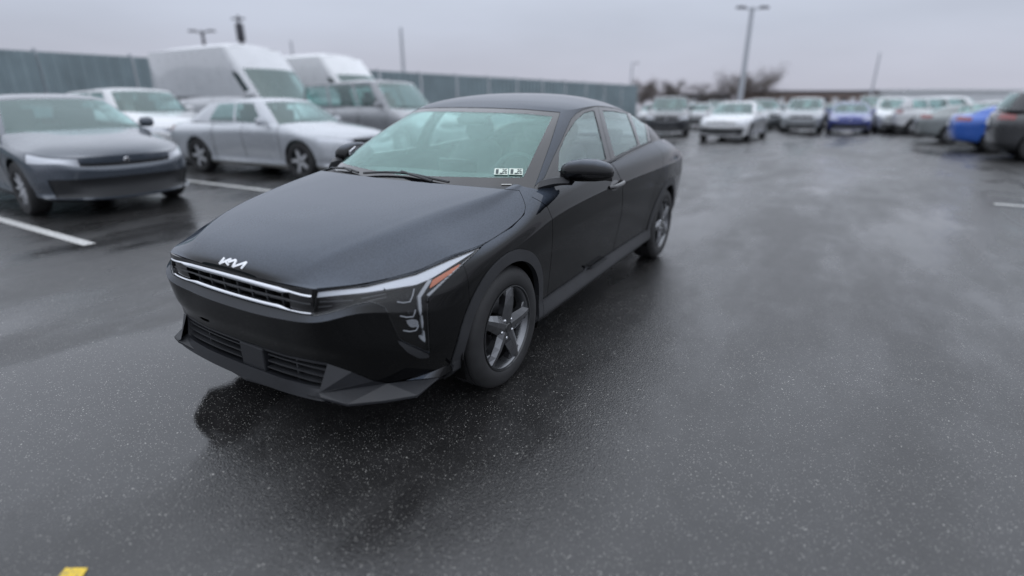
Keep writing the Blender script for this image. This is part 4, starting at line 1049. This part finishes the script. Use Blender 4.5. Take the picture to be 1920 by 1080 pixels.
    def creg(i0, i1, j0=1, j1=None):
        m_ = np.zeros((mi, mj), bool); m_[int(i0*nn):int(i1*nn), j0:(j1 or mj-1)] = True; return m_
    wsm = creg(0, 2.8, 0, cn.get('wsj')); um |= wsm; one('windshield', cells(wsm, Cg), glassm)
    for a, b_ in cn['win']:
        wm = creg(a, b_, 1, cn.get('winj')); um |= wm; dbl('window', cells(wm, Cg), glassm)
    if cn.get('rwin', True):
        rm = creg(len(cols)-3+.2, len(cols)-1, 1); um |= rm; one('rear_window', cells(rm, Cg), glassm)
    one('pillars', cells(~um, Cg), pm if not cn.get('dark_frame') else cn['dark_frame'])
    # roof
    tp = Cg[:, -1]; ed_ = tp[3*nn:(len(cols)-3)*nn+1]; Cc = np.array([np.interp(np.linspace(0, 1, 25), [0, .12, .35, .7, 1], v_) for v_ in ([tp[0, 0], xh-.15*abs(xrt-xh), xh+.35*(xrt-xh), xh+.72*(xrt-xh), tp[-1, 0]], [0]*5, [tp[0, 2], zr-.012, zr, zrt+.75*(zr-zt)+.015, tp[-1, 2]])]).T
    K = []
    s2 = np.linspace(0, 1, len(ed_))
    for i, a in enumerate(np.linspace(0, 1, 25)):
        c_ = Cc[i]; e_ = np.array([np.interp(a, s2, ed_[:, k]) for k in range(3)])
        K.append([(c_[0]+(e_[0]-c_[0])*t_**2, e_[1]*t_, c_[2]+(e_[2]-c_[2])*(.35*t_**2+.65*t_**4)) for t_ in np.linspace(0, 1, 9)])
    P = OR(grid_tris(np.array(K))); obj('roof', *both(*P), pm, o)
    # rear deck
    e_ = Gg[-1:-(c1[-1]-c1[13])-1:-1, -1]; b_ = Cg[-1:-2*nn-6:-1, 0]; K = []
    for a in np.linspace(0, 1, 14):
        p = np.array([np.interp(a, np.linspace(0, 1, len(e_)), e_[:, k]) for k in range(3)]); q = np.array([np.interp(a, np.linspace(0, 1, len(b_)), b_[:, k]) for k in range(3)])
        K.append([q+(p-q)*t_ for t_ in np.linspace(0, 1, 6)])
    P = OR(grid_tris(np.array(K))); obj('trunk_lid', *both(*P), pm, o)
    # cabin and underside
    MB().box(((xs0+xs1)/2, 0, bl-.24), (abs(xs1-xs0)+.3, 1.35*ky, .42)).build('cabin', 'bg_cabin', o)
    for y in (.37, -.37):
        MB().box((xs0-.75, y, bl+.08), (.16, .46, .34)).box((xs0-.78, y, bl+.32), (.10, .24, .16)).build('seat', 'bg_cabin', o, bevel=.03)
    MB().box((-wb/2, 0, .34), (wb+.9, 1.15*ky, .22)).build('underbody', 'void', o)
    # door seams, handles and nose badge
    if T.get('seams', True):
        for ci in (c1[8], c1[9]+n1[9]//2+1, c1[11]):
            for s_ in (1, -1):
                Pl = Gg[ci, c2[2]:, :].copy(); Pl[:, 1] = (Pl[:, 1]+.001)*s_
                MB().tube(Pl, .004, 5).build('door_seam', 'void', o)
        for ci in (c1[9]+n1[9]//2-1, c1[11]-1):
            for s_ in (1, -1):
                p = Gg[ci, c2[7]]; MB().box((p[0], s_*(p[1]+.012), p[2]-.04), (.17, .022, .028)).build('door_handle', pm, o, bevel=.006)
    p = Gg[0, c2[7]]; MB().lathe([(0, .008), (.030, .007), (.036, 0)], 20, 'x', c=(p[0]+.004, 0, p[2])).build('badge', 'chrome', o, True)
    # wheels
    wy = .80*ky; hw_ = .105
    prof = [(rw*.66, -hw_), (rw*.92, -hw_-.004), (rw*.985, -hw_+.02), (rw, -hw_*.5), (rw, hw_*.5), (rw*.985, hw_-.02), (rw*.92, hw_+.004), (rw*.66, hw_)]
    t0 = MB().lathe(prof, 32).build('tyre', 'bg_rubber', None, True)
    rm = MB().lathe([(rw*.68, hw_+.002), (rw*.62, hw_-.01), (rw*.60, hw_-.06), (rw*.25, hw_-.07), (0, hw_-.07)], 32).build('rim', 'bg_trim' , t0, True)
    sp = MB()
    for k in range(T.get('spokes', 10)):
        a = 2*math.pi*k/T.get('spokes', 10); ca, sa = math.cos(a), math.sin(a); w_ = .016 if T.get('spokes', 10) > 6 else .032
        V = []
        for r, t_ in ((.03, w_), (rw*.66, w_*.8)):
            for tt, h in ((-t_, hw_-.015), (t_, hw_-.015), (t_, hw_-.05), (-t_, hw_-.05)): V.append((ca*r-sa*tt, h, sa*r+ca*tt))
        sp.add(V, [(0, 1, 5, 4), (1, 2, 6, 5), (2, 3, 7, 6), (3, 0, 4, 7), (0, 3, 2, 1), (4, 5, 6, 7)])
    sp.build('spoke_star', 'bg_rim', t0)
    t0.name = 'wheel'
    for k, (x, s_) in enumerate(((0, 1), (0, -1), (-wb, 1), (-wb, -1))):
        w_ = t0 if k == 0 else copy_tree(t0, o)
        w_.parent = o; w_.location = (x, s_*wy, rw); w_.rotation_euler = (0, 0, 0 if s_ > 0 else math.pi)
    # mirrors and plates
    for s_ in (1, -1):
        V = []; 
        for y, a, b_ in ((.86, .05, .03), (.89, .08, .07), (1.0, .08, .075), (1.05, .05, .05)):
            for k in range(10): t_ = 2*math.pi*k/10; V.append((xs0+.15+.5*a*math.cos(t_), s_*y*ky, bl+.05*kz+b_*math.sin(t_)))
        MB().add(V, [(10*i+k, 10*i+(k+1) % 10, 10*i+10+(k+1) % 10, 10*i+10+k) for i in range(3) for k in range(10)]+[tuple(range(10)), tuple(30+k for k in range(10))]).build('door_mirror', pm, o, True)
    MB().box((-wb-ro-.02, 0, .72*kz+.05), (.02, .31, .155)).build('number_plate', 'bg_plate', o)
    return o
CAN_SED = dict(cowl=-.20, zb=.955, head=-1.12, roof=1.445, rtop=-2.85, rbase=-3.45, zrb=1.03, zrt=1.24, win=[(4.5, 6.8), (7.0, 9.0), (9.2, 10.2)])
SED = dict(itkh=4, itkw=4, fo=.90, wb=2.70, ro=1.05, ky=1.0, kz=1.0, can=CAN_SED, slim=True)
CAN_OLD = dict(cowl=-.30, zb=.93, head=-1.05, roof=1.42, rtop=-2.60, rbase=-3.35, zrb=.98, zrt=1.31, yt=.60, win=[(4.6, 7.0), (7.2, 9.6)])
OLD = dict(fo=.98, wb=2.77, ro=1.22, ky=.99, kz=.97, can=CAN_OLD, lamp=5, clad=1, nose=.03, belt=.945, spokes=5, cladm='pale_rocker')
CAN_SUV = dict(cowl=-.30, zb=1.13, head=-.98, roof=1.68, rtop=-3.20, rbase=-3.50, zrb=1.16, zrt=1.56, yt=.68, yr=.72, win=[(4.5, 6.6), (6.8, 8.8), (9.0, 10.6)])
SUV = dict(fo=.90, wb=2.70, ro=.90, ky=1.01, kz=1.17, can=CAN_SUV, clad=2, rw=.36, belt=1.14)
CAN_BIG = dict(cowl=-.25, zb=1.22, head=-.95, roof=1.93, rtop=-3.75, rbase=-4.05, zrb=1.22, zrt=1.80, yt=.72, yr=.76, win=[(4.5, 6.3), (6.5, 8.6), (8.8, 10.8)])
BIG = dict(fo=.95, wb=2.95, ro=1.15, ky=1.06, kz=1.26, can=CAN_BIG, clad=2, rw=.38, belt=1.22)
CAN_VAN = dict(cowl=.22, zb=1.38, head=-1.25, roof=2.96, rtop=-5.35, rbase=-5.42, zrb=1.55, zrt=2.80, yt=.80, yr=.86, crown=.16, win=[(4.0, 5.2)], rwin=False, wsj=7, winj=6)
VAN = dict(fo=1.0, wb=4.3, ro=1.15, ky=1.09, kz=1.42, can=CAN_VAN, clad=2, rw=.36, belt=1.50, hoodlift=.12)

R90 = math.pi/2
P1 = gp((60, 403))
paint('slate_paint', (.055, .068, .088), .3); paint('silver_paint', (.42, .44, .47), .15); paint('white_paint', (.60, .61, .62)); paint('van_white', (.50, .51, .53)); paint('grey_paint', (.24, .25, .265), .15)
bg_car('parked_sedan', 'dark slate grey sedan at the left edge, nose towards the aisle', 'car', (P1[0]-.86, P1[1]+.07), math.radians(86), MATS['slate_paint'], SED)
P2 = gp((566, 336))
bg_car('parked_sedan', 'older silver sedan with pale rocker panels, between the slate grey sedan and the vans', 'car', (P2[0]-.80, P2[1]+.05), math.radians(94), MATS['silver_paint'], OLD)
bg_car('parked_crossover', 'small white crossover between the slate grey and the silver sedan', 'car', (-5.05, -11.4), math.radians(90), MATS['white_paint'], SUV)
bg_car('cargo_van', 'tall white cargo van nearest, high roof, behind the silver sedan', 'van', (-8.45, -11.4), math.radians(90), MATS['van_white'], VAN, 'white high-roof vans')
bg_car('cargo_van', 'tall white cargo van farther right, half hidden by the grey people carrier', 'van', (-11.9, -11.6), math.radians(90), MATS['white_paint'], VAN, 'white high-roof vans')
bg_car('people_carrier', 'tall silver-grey people carrier with dark side windows, beside the vans', 'car', (-9.5, -7.4), math.radians(90), MATS['grey_paint'], BIG)
FAR = [(1238, 256, 12, (.045, .048, .055), SUV, 'dark grey crossover just right of the black sedan roof, far row'), (1350, 266, -4, (.62, .63, .64), SED, 'white sedan facing the camera, nearest of the far row'),
 (1428, 243, 18, (.24, .255, .27), SUV, 'silver crossover right of the white sedan, far row'), (1497, 250, 0, (.30, .315, .33), SUV, 'pale grey crossover left of the blue-violet car, far row'),
 (1588, 252, 2, (.055, .075, .28), SED, 'blue-violet sedan facing the camera, far row'), (1677, 250, 3, (.68, .70, .70), SUV, 'white crossover right of the blue-violet sedan, far row'),
 (1296, 240, 5, (.30, .31, .32), SED, 'grey sedan half hidden behind the white sedan, far row'), (1545, 236, -3, (.04, .045, .05), SED, 'black sedan half hidden between the pale grey and blue-violet cars'),
 (1460, 238, 0, (.05, .05, .055), SED, 'black sedan half hidden left of the pale grey crossover'), (1632, 238, 0, (.24, .25, .26), BIG, 'mid grey people carrier behind the blue-violet and white cars'),
 (1212, 238, 8, (.45, .46, .47), SED, 'silver sedan at the end of the fence, far row'), (1392, 232, 4, (.16, .02, .022), SED, 'dark red sedan deep behind the white and silver cars'),
 (1520, 228, 0, (.60, .61, .62), SUV, 'white crossover deep behind the pale grey crossover'), (1575, 226, 3, (.12, .13, .14), SUV, 'dark grey crossover deep behind the blue-violet sedan'),
 (1655, 229, 0, (.09, .10, .11), SUV, 'black crossover deep behind the white crossover'), (1712, 234, 2, (.50, .51, .52), SED, 'pale silver sedan deep behind the grey sedan of the right-hand row'),
 (1265, 228, 3, (.20, .21, .22), SUV, 'grey crossover deep behind the dark grey crossover'), (1330, 229, 3, (.05, .055, .06), SUV, 'black crossover deep behind the white sedan')]
for k, (px, py, hd, c, T, lab) in enumerate(FAR):
    p = gp((px, py)); pm = paint('paint_far_%d' % k, c, .2 if k < 10 else .1)
    bg_car('parked_car', lab, 'car', (p[0]-T['fo'], p[1]), math.radians(hd), pm, T, 'cars parked in the far row')
paint('blue_paint', (.015, .10, .45), .1); paint('charcoal_paint', (.030, .031, .034), .2); paint('grey_green_paint', (.22, .24, .24), .2)
for px, py, m_, T, lab in ((1712, 268, 'grey_green_paint', SED, 'grey sedan backed to the aisle, leftmost of the right-hand row'), (1776, 284, 'blue_paint', SED, 'bright blue sedan with red tail light in the right-hand row'), (1850, 302, 'charcoal_paint', SUV, 'charcoal crossover cut by the right edge, red tail light'), (1668, 252, 'white_paint', SUV, 'white crossover backed to the aisle, farthest of the right-hand row'), (1630, 243, 'slate_paint', SED, 'slate grey sedan backed to the aisle beyond the white crossovers')):
    p = gp((px, py)); bg_car('parked_car', lab, 'car', (p[0]-.95, p[1]+T['wb']+T['ro']), math.radians(90), MATS[m_], T, 'cars parked in the right-hand row')

# ------------------------------------------------------------------ fence
mat('fence_metal', (.20, .255, .275), .55, bump=(40, .2, .01), var=(1.2, .18)); mat('galvanised', (.42, .44, .47), .6, .2); mat('dark_metal', (.06, .06, .07), .5, .4)  # galvanised: grey lightened, so the poles carry distance haze in their colour
B = np.array([-46.4, -14.1]); A = B+(np.array([7.0, -23.3])-B)*1.5; nP = 30
fence = empty('fence', 'long grey-green sheet metal fence closing the lot behind the vans', 'fence', (A[0], A[1], gh(*A)))
for k in range(nP):
    p, q = A+(B-A)*k/nP, A+(B-A)*(k+1)/nP; d = (q-p)/np.linalg.norm(q-p); n_ = np.array([-d[1], d[0]]); V = []; Fs = []; nr_ = 28; ln = np.linalg.norm(q-p)
    for i in range(nr_+1):
        c = p+d*(.03+(ln-.06)*i/nr_); off = .035*(1 if (i//2) % 2 else -1); c = c+n_*off; z = gh(c[0], c[1])
        V += [(c[0]-A[0], c[1]-A[1], z+.06-gh(*A)), (c[0]-A[0], c[1]-A[1], z+2.95-gh(*A))]
    V2 = [(v[0]+n_[0]*.008, v[1]+n_[1]*.008, v[2]) for v in V]; m = len(V)
    for i in range(nr_): Fs += [(2*i, 2*i+2, 2*i+3, 2*i+1), (m+2*i, m+2*i+1, m+2*i+3, m+2*i+2), (2*i+1, 2*i+3, m+2*i+3, m+2*i+1)]
    MB().add(V+V2, Fs).build('fence_panel', 'fence_metal', fence)
    z = gh(p[0], p[1])-gh(*A)
    MB().box((p[0]-A[0]+n_[0]*.14, p[1]-A[1]+n_[1]*.14, z+1.52), (.09, .09, 3.04)).build('post', 'galvanised', fence)

# ------------------------------------------------------------------ lamp posts and far poles
def lamp_post(q, depth, ytop, label, heads=2, r=.10, m='galvanised', transformer=False):
    d = ray(q); d = d/np.linalg.norm(d[:2]); P = CP+d*depth; z0 = gh(P[0], P[1]); pt = CP+ray((q[0]+(q[0]-960)*.05, ytop))*depth/np.linalg.norm(ray((q[0]+(q[0]-960)*.05, ytop))[:2]); h = pt[2]-z0
    o = empty('lamp_post', label, 'lamp post', (P[0], P[1], z0), 0, 'tall poles along the skyline')
    MB().lathe([(.30, 0), (.30, .7), (0, .7)], 16, 'z').build('foundation', 'galvanised', o)
    MB().tube([(0, 0, .6), (0, 0, h*.5), (0, 0, h)], [r*1.25, r*1.05, r*.8], 12).build('pole', m, o, True)
    rt = np.array([RT[0], RT[1]]); 
    for k in range(heads):
        s_ = 1 if k == 0 else -1; e = rt*s_
        MB().tube([(0, 0, h-.12), (e[0]*.25, e[1]*.25, h-.08), (e[0]*.5, e[1]*.5, h-.05)], .045, 8).build('arm', m, o, True)
        M_ = np.array([[e[0], -e[1], 0], [e[1], e[0], 0], [0, 0, 1]]); MB().box((e[0]*.72, e[1]*.72, h), (.62, .34, .13), M_, .8).build('lamp_head', 'dark_metal', o, bevel=.02)
    if transformer:
        MB().lathe([(0, h-2.0), (.30, h-2.0), (.32, h-1.9), (.32, h-.7), (.28, h-.6), (0, h-.6)], 20, 'z').build('transformer', 'dark_metal', o, True)
        MB().box((0, 0, h-.25), (1.1, .12, .12), np.array([[rt[0], -rt[1], 0], [rt[1], rt[0], 0], [0, 0, 1]])).build('crossarm', 'dark_metal', o)
    return o
lamp_post((1385, 205), 41, 14, 'tall twin-headed lamp post standing behind the far row of cars', 2, .15)
lamp_post((757, 140), 60, 52, 'slim pole above the fence behind the black sedan roof', 0, .16)
lamp_post((386, 100), 52, 57, 'twin-headed lamp post showing just above the nearest van', 2, .13, 'dark_metal')
lamp_post((455, 90), 55, 28, 'utility pole with a dark drum, above the nearest van windscreen', 0, .12, 'dark_metal', True)
lamp_post((548, 100), 90, 76, 'thin faint pole between the two vans', 0, .16)
lamp_post((1183, 160), 95, 118, 'thin faint pole at the right end of the fence', 1, .14)
lamp_post((1634, 175), 120, 98, 'thin distant pole above the white crossover', 0, .16)

# ------------------------------------------------------------------ bare trees and buildings at the skyline
mat('bark', (.09, .075, .065), .9, bump=(30, .5, .02)); mat('twigs', (.105, .085, .075), .9); mat('twigs_grey', (.12, .105, .10), .9)
mat('brick_far', (.20, .15, .13), .8, var=(2, .2)); mat('pale_cladding', (.62, .64, .66), .6, var=(1.5, .1)); mat('roof_far', (.12, .12, .13), .7); mat('window_far', (.05, .06, .07), .15)
rnd = random.Random(5)
def bare_tree(px, depth, h, w, label, m='twigs'):
    d = ray((px, 190)); d = d/np.linalg.norm(d[:2]); P = CP+d*depth; z0 = gh(P[0], P[1])
    o = empty('bare_tree', label, 'tree', (P[0], P[1], z0), 0, 'bare trees on the skyline')
    tr = MB(); tw = MB()
    tr.tube([(0, 0, 0), (.05, .03, h*.25), (-.05, .05, h*.45), (0, 0, h*.8)], [h*.03, h*.024, h*.018, h*.006], 8)
    for k in range(22):
        a = rnd.uniform(0, 6.28); z1 = h*rnd.uniform(.18, .6); L = w*.5*rnd.uniform(.6, 1.05); up = h*rnd.uniform(.15, .42)
        e = np.array([math.cos(a)*L, math.sin(a)*L, min(z1+up, h*.98)]); mid = np.array([math.cos(a)*L*.45, math.sin(a)*L*.45, z1+up*.35])
        tr.tube([(0, 0, z1), mid, e], [h*.012, h*.008, h*.003], 5)
        for j in range(95):
            t_ = rnd.uniform(.2, 1.05); b_ = mid+(e-mid)*t_+np.array([rnd.gauss(0, w*.07), rnd.gauss(0, w*.07), rnd.gauss(0, h*.05)])
            u_ = np.array([rnd.gauss(0, 1), rnd.gauss(0, 1), rnd.uniform(.2, 1.4)]); u_ /= np.linalg.norm(u_); L2 = rnd.uniform(.25, .7); v_ = np.cross(u_, [rnd.gauss(0, 1), rnd.gauss(0, 1), .3]); v_ /= np.linalg.norm(v_)
            tw.add([b_-v_*.03, b_+v_*.03, b_+u_*L2], [(0, 1, 2)])
    tr.build('trunk', 'bark', o, True); tw.build('crown', m, o)
for a in ((1205, 95, 5.4, 5.5, 'low bare tree at the right end of the fence'), (1238, 98, 5.2, 6.0, 'low bare tree second from the fence end'), (1268, 92, 5.6, 5.0, 'bare tree third from the fence end', 'twigs_grey'),
          (1368, 110, 7.5, 6.5, 'bare tree left of the tall lamp post foot', 'twigs_grey'), (1398, 105, 7.2, 6.5, 'brown bare tree right behind the tall lamp post'), (1428, 104, 7.6, 7.5, 'round brown bare tree, largest on the skyline'), (1330, 112, 5.2, 6.5, 'low bare tree between the fence end and the lamp post', 'twigs_grey')):
    bare_tree(*a)
def shed(px0, px1, depth, h, label, wall, name='warehouse', dep2=18, bays=8, roofm='roof_far'):
    d0 = ray((px0, 190)); d0 = d0/np.linalg.norm(d0[:2]); d1 = ray((px1, 190)); d1 = d1/np.linalg.norm(d1[:2])
    a = CP+d0*depth/(d0[:2]@FH[:2]); b_ = CP+d1*depth/(d1[:2]@FH[:2]); z0 = min(gh(a[0], a[1]), gh(b_[0], b_[1])); L = np.linalg.norm((b_-a)[:2]); e = ((b_-a)/L)[:2]; n_ = np.array([-e[1], e[0]]); n_ = n_ if n_@FH[:2] > 0 else -n_
    o = empty(name, label, 'building', (a[0], a[1], z0))
    def boxq(nm, u0, u1, v0, v1, z_0, z_1, m):
        V = [(*(e*u+n_*v), z) for z in (z_0, z_1) for u, v in ((u0, v0), (u1, v0), (u1, v1), (u0, v1))]
        MB().add(V, [(3, 2, 1, 0), (4, 5, 6, 7), (0, 1, 5, 4), (1, 2, 6, 5), (2, 3, 7, 6), (3, 0, 4, 7)]).build(nm, m, o)
    boxq('wall', 0, L, 0, dep2, 0, h, wall); boxq('roof', -.4, L+.4, -.4, dep2+.4, h+.003, h+.5, roofm)
    for k in range(bays if bays else 0):
        u = L*(k+.5)/bays; boxq('dock_door' if k % 2 else 'window', u-L/bays*.28, u+L/bays*.28, -.06, -.003, (.05 if k % 2 else h*.5), h*.72, 'pale_cladding' if k % 2 else 'window_far')
shed(1440, 1640, 150, 4.6, 'long low brown building on the skyline behind the far cars', 'brick_far', bays=12)
shed(1275, 1372, 165, 4.2, 'low grey building on the skyline between the trees', 'roof_far', bays=6)
shed(1695, 2150, 140, 4.6, 'pale metal-clad warehouse behind the right-hand row', 'pale_cladding', bays=0, roofm='pale_cladding')
